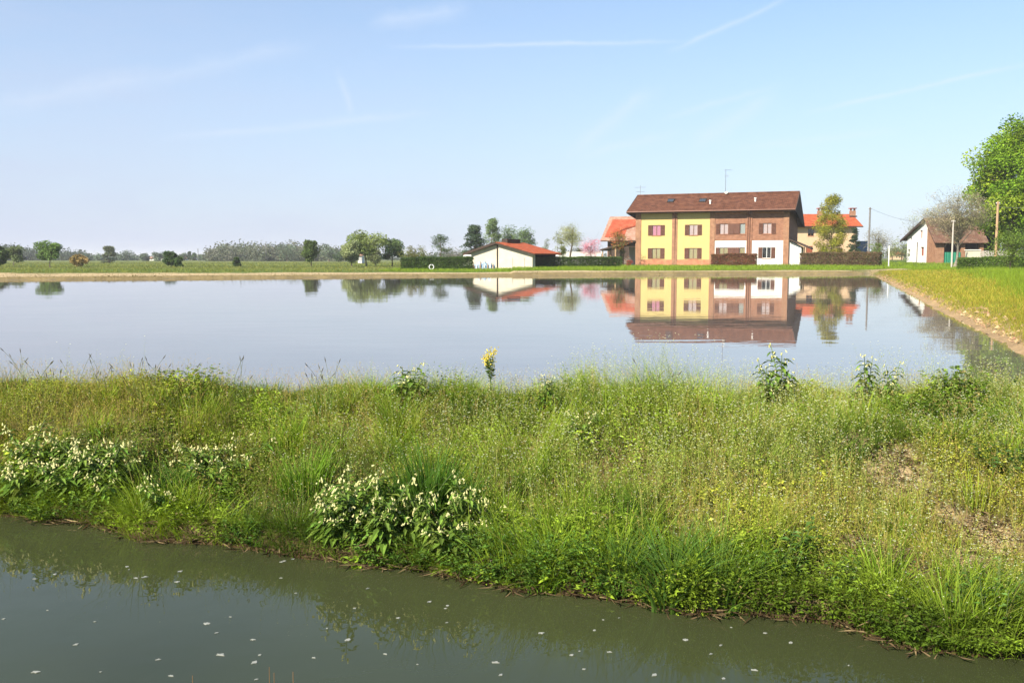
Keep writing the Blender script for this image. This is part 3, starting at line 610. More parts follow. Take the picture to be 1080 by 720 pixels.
def broad_weed(px, py, n, L, H, col, label, rad=.12, w=.5):
    p = ashore(px, py, rad+.06); mb = MB(); z0 = float(land(p[0], p[1])); st = MB()
    for s in range(n//12+1):
        a = rng.random()*6.28; r = rad*rng.random()**.5; b = np.array((math.cos(a)*r, math.sin(a)*r, 0)); h = H*rng.uniform(.5, 1.1); e = b+np.array((math.cos(a)*.3*h, math.sin(a)*.3*h, h)); st.tube([b, (b+e)/2+np.array((0, 0, .02)), e], [.004, .003, .002], 4, (.12, .16, .05))
        k = 12; f = rng.random(k); aa = rng.random(k)*6.28; P = b+(e-b)*f[:, None]; D = np.stack((np.cos(aa), np.sin(aa), rng.uniform(-.3, .5, k)), -1); LL = L*rng.uniform(.6, 1.2, k)
        leaves(mb, P, D, LL, LL*w, jit(col, k, .18), nrm=np.tile((0, 0, 1.), (k, 1))+rng.normal(size=(k, 3))*.3)
    t = thing('leafy_weed', (p[0], p[1], z0), 0, label, 'weed', 'leafy weeds on the dyke'); st.build('stem', HERB, t); mb.build('foliage', HERB, t)
for a in ((1052, 500, 230, .05, .24, (.065, .125, .025), 'broad leaved weed at the right edge of the dyke', .2), (830, 596, 110, .06, .26, (.075, .15, .028), 'upright broad leaved weed in the right half near the canal', .1),
          (805, 648, 190, .035, .17, (.08, .155, .025), 'leafy green weed cushion on the canal edge right of the drooping grass', .2), (860, 652, 160, .035, .15, (.08, .155, .025), 'leafy weed over the canal right of the green cushion', .18),
          (1060, 662, 260, .035, .26, (.075, .15, .022), 'dense bushy weed over the canal at the right corner', .22), (130, 500, 120, .05, .18, (.05, .10, .02), 'dark leafy weed among the left comfrey patch', .16),
          (540, 560, 160, .032, .17, (.05, .10, .018), 'dark leafy weed mat below the dyke centre', .22), (600, 560, 140, .03, .15, (.055, .105, .018), 'dark leafy weed mat right of the dyke centre', .2), (270, 548, 130, .03, .15, (.06, .12, .02), 'leafy weed at the canal left of centre', .16),
          (510, 605, 90, .045, .16, (.07, .13, .025), 'weed with pale broad leaves touching the canal', .13), (445, 425, 150, .03, .20, (.055, .115, .02), 'bushy green weed round the tallest pale comfrey', .12), (215, 408, 140, .03, .10, (.05, .10, .02), 'low dark weed at the dyke top left', .16)):
    broad_weed(*a)
def mustard(px, py):
    p = place(px, py); t = thing('yellow_mustard_plant', (p[0], p[1], float(land(p[0], p[1]))), 0, 'single yellow flowering mustard plant on top of the dyke', 'wildflower')
    st = MB(); lf = MB(); fl = MB(); H = ztop(369, p[1])-float(land(p[0], p[1]))
    for s in range(6):
        a = s*1.1; b = H*(.25+.09*s); e = np.array((math.cos(a)*.055, math.sin(a)*.055, H*(.75+.05*s) if s else H)); 
        if s == 0: e = np.array((0.005, 0, H)); b = 0
        P = [np.array((0, 0, b)), np.array((e[0]*.5, e[1]*.5, (b+e[2])/2-.01)), e]; st.tube(P, [.004, .003, .0018], 5, (.12, .18, .05))
        k = 46; f = rng.random(k)**.5; c = P[1]+(e-P[1])*f[:, None]+rng.normal(size=(k, 3))*.014; leaves(fl, c, rdir(k, .4), np.full(k, .018), np.full(k, .013), jit((.74, .62, .10), k, .08, .03))
        k = 16; f = rng.random(k); c = P[0]+(e-P[0])*f[:, None]*.6; aa = rng.random(k)*6.28; leaves(lf, c, np.stack((np.cos(aa), np.sin(aa), np.full(k, .3)), -1), rng.uniform(.025, .06, k), rng.uniform(.008, .016, k), jit((.07, .13, .025), k))
    st.build('stem', HERB, t); lf.build('foliage', HERB, t); fl.build('blossom', PETAL, t)
mustard(517, 424)
# foam flakes on the canal
FO = mat('foam', (.34, .34, .31), (.20, .21, .19), 1.2, .8)
PX = [(36, 610, 3), (50, 643, 1.5), (80, 679, 5), (38, 708, 6), (58, 605, 3), (143, 609, 4), (153, 608, 5), (187, 613, 5), (190, 602, 4), (218, 657, 6), (228, 667, 4), (233, 690, 7), (268, 698, 8), (267, 674, 4), (274, 690, 3), (180, 712, 5), (167, 695, 4), (297, 592, 4), (309, 589, 3), (300, 591, 3), (296, 609, 3), (312, 625, 2), (4, 652, 3), (106, 708, 2), (134, 597, 3), (270, 716, 4), (331, 693, 3), (136, 600, 2), (243, 650, 2), (367, 674, 6), (406, 689, 4), (388, 620, 3), (420, 651, 4), (453, 634, 4), (472, 638, 3), (471, 656, 3), (523, 698, 6), (528, 711, 5), (571, 667, 5), (603, 690, 4), (611, 686, 2), (643, 687, 4), (690, 711, 7), (616, 705, 3), (627, 664, 3), (636, 653, 2), (653, 651, 2), (470, 641, 3), (374, 641, 3), (723, 674, 5), (760, 680, 4), (796, 706, 5), (763, 715, 5), (807, 667, 3), (834, 677, 4), (771, 661, 2), (750, 689, 3), (895, 701, 2), (100, 655, 2), (345, 662, 2), (440, 700, 2)]
fp = []
for i in range(5):
    m = MB(); k = 14; a = np.arange(k)/k*6.283; r = (.35+.9*np.array([random.random() for _ in range(k)])); o = [(math.cos(q)*w, math.sin(q)*w*.4) for q, w in zip(a, r)]
    m.prism(o, 'z', 0, .25); fp.append(m)
first = {}
for i, (px, py, s) in enumerate(PX):
    d = pixdir(px, py); t = (-.598-CAMZ)/d[2]; q = np.array((0, 0, CAMZ))+d*t; k = i % 5
    if k in first: o = first[k].copy(); COL.objects.link(o)
    else: o = first[k] = fp[k].build('foam_flake', FO)
    sc = s*t/1000*.62; o.location = (q[0], q[1], -.6); o.scale = (sc, sc*1.5, .012); o.rotation_euler = (0, 0, .3+.5*math.sin(i*3.3)); tag(o, 'small white foam flake floating on the green canal', 'foam', 'foam flakes on the canal')
# dry stems on the near bank, poking into the bottom of the picture
for i, (px, py) in enumerate(((203, 712), (284, 703), (289, 709), (309, 708))):
    d = pixdir(px, py); t = 3.45; q = np.array((0, 0, CAMZ))+d*t; gz = float(land(q[0], q[1]-.05)); gz = max(gz, -.75)
    o = MB().tube([(q[0], q[1]-.05, gz-.02), (q[0]+.004, q[1]-.02, (gz+q[2])/2), (q[0], q[1], q[2])], [.0035, .003, .0012], 5, (.20, .12, .06)).build('dry_stem', STRAW)
    tag(o, 'bare brown stem standing at the near edge of the canal', 'dry stem', 'dry stems at the near canal edge')
# ------------------------------------------------------------------ buildings
M = dict(
 yellow=mat('yellow_render', (.53, .415, .165), (.48, .37, .145), 1.2, .9, .05), white=mat('white_render', (.74, .72, .68), (.66, .64, .60), 1.5, .9, .05), cream=mat('cream_render', (.56, .51, .41), (.45, .41, .32), .9, .95, .1),
 beige=mat('beige_render', (.60, .41, .26), (.52, .355, .22), .8, .95, .05), brick=brickmat('brick', (.32, .135, .075), (.235, .092, .050), (.32, .24, .18)), brickp=brickmat('pale_brick', (.35, .17, .095), (.285, .13, .07), (.33, .25, .18)),
 plinth=brickmat('plinth_brick', (.52, .20, .10), (.44, .16, .08), (.4, .28, .2)), wood=mat('brown_wood', (.135, .052, .030), (.075, .030, .018), 5, .65, .1, stretch=(6, 6, .6)), dwood=mat('dark_wood', (.060, .036, .024), (.030, .019, .013), 4, .8, .15),
 roofb=tilemat('brown_roof_tiles', (.125, .044, .021), (.078, .027, .013), (.21, .09, .05)), roofo=tilemat('orange_roof_tiles', (.44, .085, .026), (.35, .065, .02), (.48, .15, .06), .26, .4),
 roofp=tilemat('pale_roof_tiles', (.36, .20, .14), (.31, .155, .10), (.46, .33, .26)), roofr=tilemat('red_roof_tiles', (.40, .075, .032), (.31, .06, .025), (.42, .13, .065)), roofold=tilemat('old_roof_tiles', (.16, .078, .05), (.11, .055, .036), (.25, .165, .11)),
 soffit=mat('soffit_boards', (.10, .055, .035), (.06, .034, .024), 3, .8), copper=mat('copper_pipe', (.20, .085, .05), (.13, .055, .035), 4, .5), metal=mat('grey_metal', (.30, .31, .32), (.2, .21, .22), 6, .45, metal=.7),
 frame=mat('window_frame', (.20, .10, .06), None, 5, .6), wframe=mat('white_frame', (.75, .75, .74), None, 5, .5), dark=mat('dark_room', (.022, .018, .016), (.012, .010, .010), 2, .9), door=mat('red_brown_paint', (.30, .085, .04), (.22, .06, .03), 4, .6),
 greentarp=mat('green_sheet', (.012, .20, .115), (.010, .14, .085), 3, .6, .4, stretch=(4, 4, .5)), bluetarp=mat('blue_tarpaulin', (.10, .22, .36), (.42, .48, .52), 2.5, .5, .5), bluesheet=mat('blue_sheet', (.05, .13, .27), (.04, .09, .19), 1.2, .6), concrete=mat('pole_concrete', (.48, .44, .38), (.36, .33, .29), 4, .9), oldwood=mat('pole_wood', (.44, .29, .17), (.32, .20, .11), 3, .9, .2, stretch=(5, 5, .5)), greypole=mat('grey_pole', (.20, .19, .18), (.14, .13, .125), 3, .9),
 curtain=mat('curtain_white', (.62, .60, .58), (.42, .40, .40), 9, .95, stretch=(1, 1, .05)), pink=mat('curtain_pink', (.80, .34, .46), (.68, .24, .36), 9, .95, stretch=(1, 1, .05)), rose=mat('curtain_rose', (.78, .62, .62), (.66, .42, .44), 9, .95, stretch=(1, 1, .05)), tan=mat('curtain_tan', (.62, .50, .28), (.42, .32, .18), 9, .95, stretch=(1, 1, .05)))
def glassmat():
    m, n, l = newmat('window_glass'); out = n.new('ShaderNodeOutputMaterial'); g = n.new('ShaderNodeBsdfGlossy'); g.inputs['Roughness'].default_value = .03; t = n.new('ShaderNodeBsdfTransparent'); t.inputs[0].default_value = (.86, .89, .88, 1)
    f = n.new('ShaderNodeLayerWeight'); pw = n.new('ShaderNodeMath'); pw.operation = 'POWER'; pw.inputs[1].default_value = 4; l.new(f.outputs['Facing'], pw.inputs[0]); ad = n.new('ShaderNodeMath'); ad.inputs[1].default_value = .05; l.new(pw.outputs[0], ad.inputs[0]); mx = n.new('ShaderNodeMixShader'); l.new(ad.outputs[0], mx.inputs[0]); l.new(t.outputs[0], mx.inputs[1]); l.new(g.outputs[0], mx.inputs[2]); l.new(mx.outputs[0], out.inputs[0]); return m
M['glass'] = glassmat()
def wall_holes(mb, x0, x1, z0, z1, holes, y0, y1):
    """a slab from y0 (front) to y1 with rectangular holes: outer faces and reveals only"""
    xs = sorted({x0, x1, *[h[0] for h in holes], *[h[1] for h in holes]}); zs = sorted({z0, z1, *[h[2] for h in holes], *[h[3] for h in holes]})
    solid = lambda i, j: 0 <= i < len(xs)-1 and 0 <= j < len(zs)-1 and not any(h[0] <= (xs[i]+xs[i+1])/2 <= h[1] and h[2] <= (zs[j]+zs[j+1])/2 <= h[3] for h in holes)
    for i in range(len(xs)-1):
        for j in range(len(zs)-1):
            if not solid(i, j): continue
            a, b, c, d = xs[i], xs[i+1], zs[j], zs[j+1]
            mb.add([(a, y0, c), (b, y0, c), (b, y0, d), (a, y0, d)], [(0, 1, 2, 3)]); mb.add([(a, y1, c), (b, y1, c), (b, y1, d), (a, y1, d)], [(3, 2, 1, 0)])
            if not solid(i-1, j): mb.add([(a, y0, c), (a, y1, c), (a, y1, d), (a, y0, d)], [(3, 2, 1, 0)])
            if not solid(i+1, j): mb.add([(b, y0, c), (b, y1, c), (b, y1, d), (b, y0, d)], [(0, 1, 2, 3)])
            if not solid(i, j-1): mb.add([(a, y0, c), (b, y0, c), (b, y1, c), (a, y1, c)], [(3, 2, 1, 0)])
            if not solid(i, j+1): mb.add([(a, y0, d), (b, y0, d), (b, y1, d), (a, y1, d)], [(0, 1, 2, 3)])
    return mb
def window(parent, a, b, c, d, y=0, curtain='curtain', frame='frame', shutters=(1, 1), sw=None, split=True):
    """window in an opening a..b, c..d of a wall whose face is at y; shutters folded back on the wall"""
    f = MB(); yy = y+.045; t = .04
    f.box(a, a+t, yy, yy+.06, c, d); f.box(b-t, b, yy, yy+.06, c, d); f.box(a+t, b-t, yy, yy+.06, c, c+t); f.box(a+t, b-t, yy, yy+.06, d-t, d)
    if split: m = (a+b)/2; f.box(m-.03, m+.03, yy-.005, yy+.055, c+t, d-t)
    w = f.build('window', M[frame], parent)
    MB().box(a+t, b-t, yy+.02, yy+.03, c+t, d-t).build('pane', M['glass'], w)
    if curtain:
        cm = MB(); k = 40; xs = np.linspace(a+.02, b-.02, k); ys = y+.118+.010*np.sin(np.arange(k)*2.1)
        V = [(x, q, z) for z in (c+.01, d-.01) for x, q in zip(xs, ys)]; cm.add(V, [(i, i+1, k+i+1, k+i) for i in range(k-1)]); cm.build('curtain', M[curtain], w)
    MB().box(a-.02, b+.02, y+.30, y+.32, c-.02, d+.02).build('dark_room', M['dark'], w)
    MB().box(a-.06, b+.06, y-.07, y+.04, c-.06, c-.003).build('sill', M['plinth'], w)
    sw = sw or (b-a)/2*.98
    for s, on in ((-1, shutters[0]), (1, shutters[1])):
        if not on: continue
        x = a-sw-.01 if s < 0 else b+.01; sm = MB(); y1 = y-.012; y0 = y-.055
        sm.box(x, x+.07, y0, y1, c, d); sm.box(x+sw-.07, x+sw, y0, y1, c, d); sm.box(x+.07, x+sw-.07, y0, y1, c, c+.09); sm.box(x+.07, x+sw-.07, y0, y1, d-.09, d); sm.box(x+.07, x+sw-.07, y0, y1, (c+d)/2-.05, (c+d)/2+.05)
        n = 11
        for i in range(n):
            for lo, hi in ((c+.09, (c+d)/2-.05), ((c+d)/2+.05, d-.09)):
                z = lo+(hi-lo)*i/n; sm.add([(x+.07, y0+.006, z), (x+sw-.07, y0+.006, z), (x+sw-.07, y1-.004, z+(hi-lo)/n*.95), (x+.07, y1-.004, z+(hi-lo)/n*.95)], [(0, 1, 2, 3)])
        sm.build('shutter', M['wood'], w)
    return w
def slab(parent, name, m, x0, x1, p, q, th, under=None):
    """sloping roof slab between edge lines p=(y,z) and q=(y,z) (upper face), thickness th; local y runs up the slope"""
    o = bpy.data.objects
    L = math.hypot(q[0]-p[0], q[1]-p[1]); ang = math.atan2(q[1]-p[1], q[0]-p[0])
    mb = MB().box(0, x1-x0, 0, L, -th, 0); r = mb.build(name, M[m], parent); r.location = (x0, p[0], p[1]); r.rotation_euler = (ang, 0, 0); return r
def main_house():
    th = math.atan2(-6.8, 17.5); A = (15.7, 120.8); g = .36
    t = thing('terraced_house', (A[0], A[1], g), th, 'long two storey house, half yellow render and half brick, under a brown tiled roof', 'house')
    W = 18.77; ZE = 7.0-g; D = 12.6
    def U(xz): k = ((xz/4.909+640)-540)/1000; return (120.8*k-15.7)/(.932+.362*k)
    Z = lambda y: y-g
    up = (Z(4.13), Z(5.43)); lo = (Z(1.22), Z(2.55))
    up4 = (Z(4.22), Z(5.50)); lo4 = (Z(1.30), Z(2.60))
    w1 = (U(233), U(276)); w2 = (U(423), U(467)); w3 = (U(581), U(625)); w3b = (U(685), U(713)); w4 = (U(804), U(848))
    yh1 = [(*w1, *up), (*w1, *lo)]; yh2 = [(*w2, *up), (*w2, *lo)]
    b = [0, U(175), U(335), U(362), U(530), U(556), U(720), U(748), U(910), W]
    PR = -.07     # pilasters stand proud
    wall_holes(MB(), b[1], b[2], Z(1.12), ZE, yh1, 0, .36).build('wall', M['yellow'], t); wall_holes(MB(), b[3], b[4], Z(1.12), ZE, yh2, 0, .36).build('wall', M['yellow'], t)
    for i, j in ((1, 2), (3, 4)): MB().box(b[i], b[j], -.025, .36, -.4, Z(1.12)-.003).build('plinth', M['plinth'], t)
    zb = Z(3.42)
    wall_holes(MB(), b[5], b[6], zb, ZE, [(*w3, *up4), (*w3b, *up4)], 0, .36).build('wall', M['brick'], t); wall_holes(MB(), b[7], b[8], zb, ZE, [(*w4, *up4)], 0, .36).build('wall', M['brick'], t)
    wall_holes(MB(), b[5], b[6], -.4, zb-.003, [(*w3, *lo4), (*w3b, *lo4)], .006, .366).build('wall', M['white'], t); wall_holes(MB(), b[7], b[8], -.4, zb-.003, [(*w4, *lo4)], .006, .366).build('wall', M['white'], t)
    for i in (0, 2, 4, 6, 8): MB().box(b[i], b[i+1], PR, .36, -.4, ZE).build('pilaster', M['brickp'] if i != 6 else M['brick'], t)
    MB().box(b[5]+.01, b[6]-.01, -.03, -.001, ZE-.32, ZE-.06).build('band', M['plinth'], t); MB().box(b[7]+.01, b[8]-.01, -.03, -.001, ZE-.32, ZE-.06).build('band', M['plinth'], t)
    # gable ends and back
    prof = [(.36, -.4), (D, -.4), (D, 5.25-g), (4.6, 9.05-g), (.36, 7.0-g)]
    MB().prism(prof, 'x', .0, .36).build('gable_wall', M['brick'], t); MB().prism(prof, 'x', W-.36, W).build('gable_wall', M['brick'], t)
    MB().box(.36, W-.36, D-.3, D, -.4, 5.2-g).build('back_wall', M['brick'], t)
    # windows
    sw = (w1[1]-w1[0])*.49
    window(t, *w1, *up, 0, 'pink'); window(t, *w1, *lo, 0, 'tan'); window(t, *w2, *up, 0, 'rose'); window(t, *w2, *lo, 0, 'tan')
    s3 = (w3b[0]-w3[1])/2-.012
    for z in (up4, lo4):
        cz = 'rose' if z is up4 else 'tan'
        window(t, *w3, *z, 0 if z is up4 else .006, cz, sw=sw*.86, shutters=(1, 0)); window(t, *w3b, *z, 0 if z is up4 else .006, 'curtain' if z is up4 else 'tan', shutters=(0, 0), split=False)
        for x in (w3[1]+.008, w3[1]+s3+.016):
            s = MB(); y0 = -.055; s.box(x, x+s3-.006, y0, -.012, z[0], z[1])
            for i in range(22): s.add([(x+.06, y0-.006, z[0]+.08+(z[1]-z[0]-.16)*i/22), (x+s3-.066, y0-.006, z[0]+.08+(z[1]-z[0]-.16)*i/22), (x+s3-.066, y0+.012, z[0]+.08+(z[1]-z[0]-.16)*(i+.9)/22), (x+.06, y0+.012, z[0]+.08+(z[1]-z[0]-.16)*(i+.9)/22)], [(0, 1, 2, 3)])
            s.build('shutter', M['wood'], t)
    window(t, *w4, *up4, 0, 'rose'); window(t, *w4, *lo4, .006, None, 'wframe')
    # roof
    ov = .95; F = (-.95, 7.14-g); Rg = (4.6, 9.42-g); B = (13.7, 5.55-g)
    rf = slab(t, 'roof', 'roofb', -ov, W+.75, F, Rg, .16); slab(t, 'roof', 'roofb', -ov, W+.75, Rg, B, .16)
    MB().tube([(-ov, 4.6, 9.45-g), (W+.75, 4.6, 9.45-g)], .13, 8).build('ridge_tiles', M['roofb'], t)
    MB().prism([(-.86, 6.98-g), (-.06, 7.30-g), (-.06, 7.19-g), (-.86, 6.86-g)], 'x', -ov+.06, W+.69).build('soffit', M['soffit'], t)
    for x0, x1 in ((-ov-.035, -ov-.002), (W+.752, W+.80)):
        MB().prism([(-.98, 6.92-g), (4.6, 9.22-g), (13.75, 5.32-g), (13.75, 5.58-g), (4.6, 9.5-g), (-.98, 7.16-g)], 'x', x0, x1).build('bargeboard', M['soffit'], t)
    gu = MB().tube([(-ov, -1.02, 7.06-g), (W+.75, -1.02, 7.06-g)], .075, 8).build('gutter', M['copper'], t)
    for xz in (351, 726, 736):
        u = U(xz); MB().tube([(u, -1.0, 7.0-g), (u, -.9, 6.9-g), (u, -.18, 6.62-g), (u, -.14, 6.4-g), (u, -.14, -.3)], .055, 8).build('downpipe', M['copper'], t)
    def onroof(xz, yz):      # point on the front slope at photo column / row
        z = (7.14-g)+(9.42-7.14)*(262-12*(xz-110)/850-yz)/(262-182-3*(xz-110)/850); f = (z-F[1])/(Rg[1]-F[1]); u = U(xz)+f*.25; return u, F[0]+(Rg[0]-F[0])*f, z
    ra = math.atan2(Rg[1]-F[1], Rg[0]-F[0])
    for xz in (300, 468):
        u, v, z = onroof(xz, 212); s = MB().box(-.42, .42, -.5, .5, .01, .13).box(-.48, .48, .5, .58, 0, .17).build('skylight', M['dwood'], t); s.location = (u, v, z); s.rotation_euler = (ra, 0, 0)
        MB().box(-.34, .34, -.42, .42, .132, .14).build('pane', mat('skylight_glass', (.05, .06, .07), None, 2, .08, spec=.6), s)
    for xz, yz in ((517, 226), (747, 216)):
        u, v, z = onroof(xz, yz); MB().tube([(u, v, z-.1), (u, v, z+.38)], .10, 8).tube([(u, v, z+.36), (u, v, z+.46)], [.17, .15], 8).build('vent_pipe', M['white'], t)
    # aerial on the ridge
    an = MB(); u = U(564)+.3; zr = 9.45-g; an.tube([(u, 4.6, zr-.1), (u, 4.6, zr+3.05)], [.035, .025], 6)
    an.tube([(u-.2, 4.6, zr+2.95), (u+.75, 4.55, zr+2.95)], .015, 4)
    for i in range(7): an.tube([(u-.2+.15*i, 4.3, zr+2.95), (u-.2+.15*i, 4.9, zr+2.95)], .008, 3)
    an.tube([(u-.1, 4.6, zr+2.2), (u+.35, 4.6, zr+2.2)], .015, 4)
    for i in range(5): an.tube([(u-.1+.1*i, 4.45, zr+2.0), (u-.1+.1*i, 4.45, zr+2.4)], .008, 3)
    a = an.build('aerial', M['metal'], t)
    MB().tube([(u+.15, 4.3, zr+.05), (u+.15, 4.24, zr+.1)], [.02, .22], 14).build('satellite_dish', M['concrete'], a)
    # lean-to roof on the left, on posts
    l = thing('lean_to', (A[0], A[1], g), th, 'dark sloping lean to roof on posts against the yellow end of the house', 'lean-to')
    r = MB().prism([(-.01, 3.55-g), (-4.6, 2.42-g), (-4.6, 2.24-g), (-.01, 3.36-g)], 'y', -.3, 4.2).build('roof', M['dwood'], l)
    for x, y in ((-4.3, 0), (-2.6, 0), (-4.3, 3.9), (-2.6, 3.9)): MB().box(x-.07, x+.07, y-.07, y+.07, -.4, 2.26-g+(x+4.3)*.245).build('post', M['oldwood'], l)
    MB().box(-4.4, -.02, -.25, -.13, 2.1-g, 2.22-g).build('beam', M['dwood'], l) if False else None
    w = MB().box(-1.9, -.03, 4.3, 4.5, -.3, 2.75-g).build('white_garden_wall', M['white']); w.location = (A[0], A[1], g); w.rotation_euler = (0, 0, th); tag(w, 'bit of white wall seen under the lean to roof', 'wall')
    # annex on the right
    x = thing('annex', (A[0], A[1], g), th, 'low white annex with a dark sloping roof at the brick end of the house', 'annex')
    MB().prism([(W+.002, -.4), (W+1.45, -.4), (W+1.45, 2.62-g), (W+.002, 3.42-g)], 'y', .25, 3.6).build('wall', M['white'], x)
    MB().prism([(W+.002, 3.46-g), (W+2.55, 2.35-g), (W+2.55, 2.55-g), (W+.002, 3.66-g)], 'y', -.3, 4.2).build('roof', M['dwood'], x)
    MB().box(W+1.75, W+1.87, -.1, .02, -.4, 2.62-g).build('post', M['dwood'], x)
main_house()
def shed():
    ps = R(30); g = .42; t = thing('farm_shed', (-4.34, 101, g), -ps, 'low cream shed with an orange tiled roof between two hedges', 'shed')
    W = 7.43; ax = 3.29; L = 5.2
    MB().prism([(0, -.3), (W, -.3), (W, 1.80-g), (ax, 2.74-g), (0, 1.9-g)], 'y', 0, .25).build('wall', M['cream'], t)
    MB().box(0, .25, .25, L, -.3, 1.85-g).build('wall', M['cream'], t); MB().box(W-.25, W, .25, .6, -.3, 1.75-g).build('wall', M['cream'], t); MB().box(.25, W, L-.2, L, -.3, 1.7-g).build('back_wall', M['dwood'], t)
    def rs(p, q, m, nm):
        Lh = math.hypot(q[0]-p[0], q[1]-p[1]); a = math.atan2(q[1]-p[1], q[0]-p[0]); o = MB().box(0, L+.9, -Lh if False else 0, Lh, -.12, 0).build(nm, M[m], t)
        o.rotation_euler = (0, 0, 0); from mathutils import Matrix
        X = Vector((0, 1, 0)); Y = Vector((q[0]-p[0], 0, q[1]-p[1])).normalized(); Zv = X.cross(Y)
        if Zv.z < 0: X = -X; Zv = X.cross(Y)
        mt = Matrix((X, Y, Zv)).transposed().to_4x4(); mt.translation = (p[0], -.45 if X.y > 0 else L+.45, p[1]); o.matrix_local = mt; return o
    rs((W+.5, 1.78-g), (ax+.02, 2.98-g), 'roofo', 'roof'); rs((-.7, 1.80-g), (ax-.02, 2.98-g), 'roofold', 'roof')
    MB().prism([(-.74, 1.60-g), (ax, 2.76-g), (ax, 3.02-g), (-.74, 1.84-g)], 'y', -.50, -.455).build('bargeboard', M['dwood'], t); MB().prism([(W+.54, 1.60-g), (ax+.003, 2.80-g), (ax+.003, 2.92-g), (W+.54, 1.72-g)], 'y', -.50, -.455).build('bargeboard', M['dwood'], t)
    MB().box(ax-.35, ax+.35, 1.4, 4.2, 2.9-g, 3.32-g).build('ridge_vent', M['dwood'], t)
    MB().tube([(ax-.02, -.06, -.2), (ax-.02, -.06, 2.7-g)], .07, 8).build('downpipe', M['dwood'], t)
    for x in (5.1, 6.5): MB().tube([(x, -.02, -.2), (x, -.02, 1.35-g)], .02, 5).build('post', M['metal'], t)
shed()
def red_barn():
    th = math.atan2(-6.8, 17.5); g = .5; X, Y, _ = at(633, 150); t = thing('red_roofed_barn', (X, Y, g), th, 'barn with a patched red and pale tiled roof behind the yellow house', 'barn')
    Lx = 13; MB().box(1.0, Lx, 1.0, 1.3, -.3, 3.9-g).build('wall', M['dwood'], t); MB().prism([(1.0, -.3), (10, -.3), (10, 4-g), (5.6, 7.4-g), (1.0, 4-g)], 'x', .9, 1.2).build('gable_wall', M['brickp'], t)
    f = (0, 4.05-g); r = (5.6, 8.0-g); slab(t, 'roof', 'roofp', 0, Lx, f, r, .2); slab(t, 'roof', 'roofr', 0, Lx, (11.2, 4.05-g), r, .2) if False else slab(t, 'roof', 'roofr', 0, Lx, r, (11.2, 4.05-g), .2)
    L = math.hypot(5.6, 3.95); p = MB().prism([(.5, .9), (3.7, .7), (3.6, 3.6), (5.6, 4.3), (5.9, 5.9), (.7, 5.9)], 'z', .02, .045).build('roof_patch', M['roofr'], t); p.location = (0, 0, f[1]); p.rotation_euler = (math.atan2(3.95, 5.6), 0, 0)
    a = MB(); x = 5.0; a.tube([(x, 5.6, 7.9-g), (x, 5.6, 12.9-g)], .035, 5)
    for z, w in ((12.6, .9), (11.9, .7)):
        a.tube([(x-w, 5.6, z-g), (x+w, 5.6, z-g)], .02, 4)
        for i in range(5): a.tube([(x-w+w*.5*i, 5.3, z-g), (x-w+w*.5*i, 5.9, z-g)], .014, 3)
    a.build('aerial', M['metal'], t)
red_barn()
def beige_house():
    X, Y, g = at(838, 160); t = thing('beige_house', (X, Y, g), 0, 'beige house with an orange tiled roof behind the birch tree', 'house'); W = 10.3
    zu = 5.75-g; wh = [(1.75+.4, 2.75+.4, 5.0-g, 6.2-g), (1.9, 3.0, 2.2-g, 3.3-g)]
    wall_holes(MB(), -2.5, W, -.5, 6.75-g, wh, 0, .3).build('wall', M['beige'], t); MB().prism([(0.3, -.5), (9, -.5), (9, 6.5-g), (4.5, 8.7-g), (.3, 6.75-g)], 'x', W-.3, W).build('gable_wall', M['beige'], t)
    window(t, *wh[0], 0, None, shutters=(0, 0)); w = window(t, *wh[1], 0, None, shutters=(0, 0)); MB().box(wh[1][0]+.1, wh[1][1]-.1, .03, .09, wh[1][2]+.05, wh[1][3]-.05).build('shutter', M['door'], w)
    slab(t, 'roof', 'roofo', -3, W+.8, (-.8, 6.62-g), (4.5, 8.85-g), .2); slab(t, 'roof', 'roofo', -3, W+.8, (4.5, 8.85-g), (9.8, 6.6-g), .2)
    MB().tube([(-3, -.86, 6.5-g), (W+.8, -.86, 6.5-g)], .09, 6).build('gutter', M['dwood'], t)
    for px in (865, 899):
        x = at(px, 163)[0]-X; c = MB().box(x-.42, x+.42, 3.2, 4.0, 8.0-g, 9.35-g).build('chimney', M['brickp'], t); MB().box(x-.55, x+.55, 3.05, 4.15, 9.70-g, 9.84-g).build('cap', M['roofr'], c)
        for dx in (-.3, .3):
            for dy in (3.35, 3.8): MB().box(x+dx-.07, x+dx+.07, dy-.07, dy+.07, 9.35-g, 9.70-g).build('cap_post', M['brickp'], c)
        MB().box(x-.6, x+.6, 3.0, 4.2, 8.3-g, 8.5-g).build('flashing', M['dwood'], c)
beige_house()
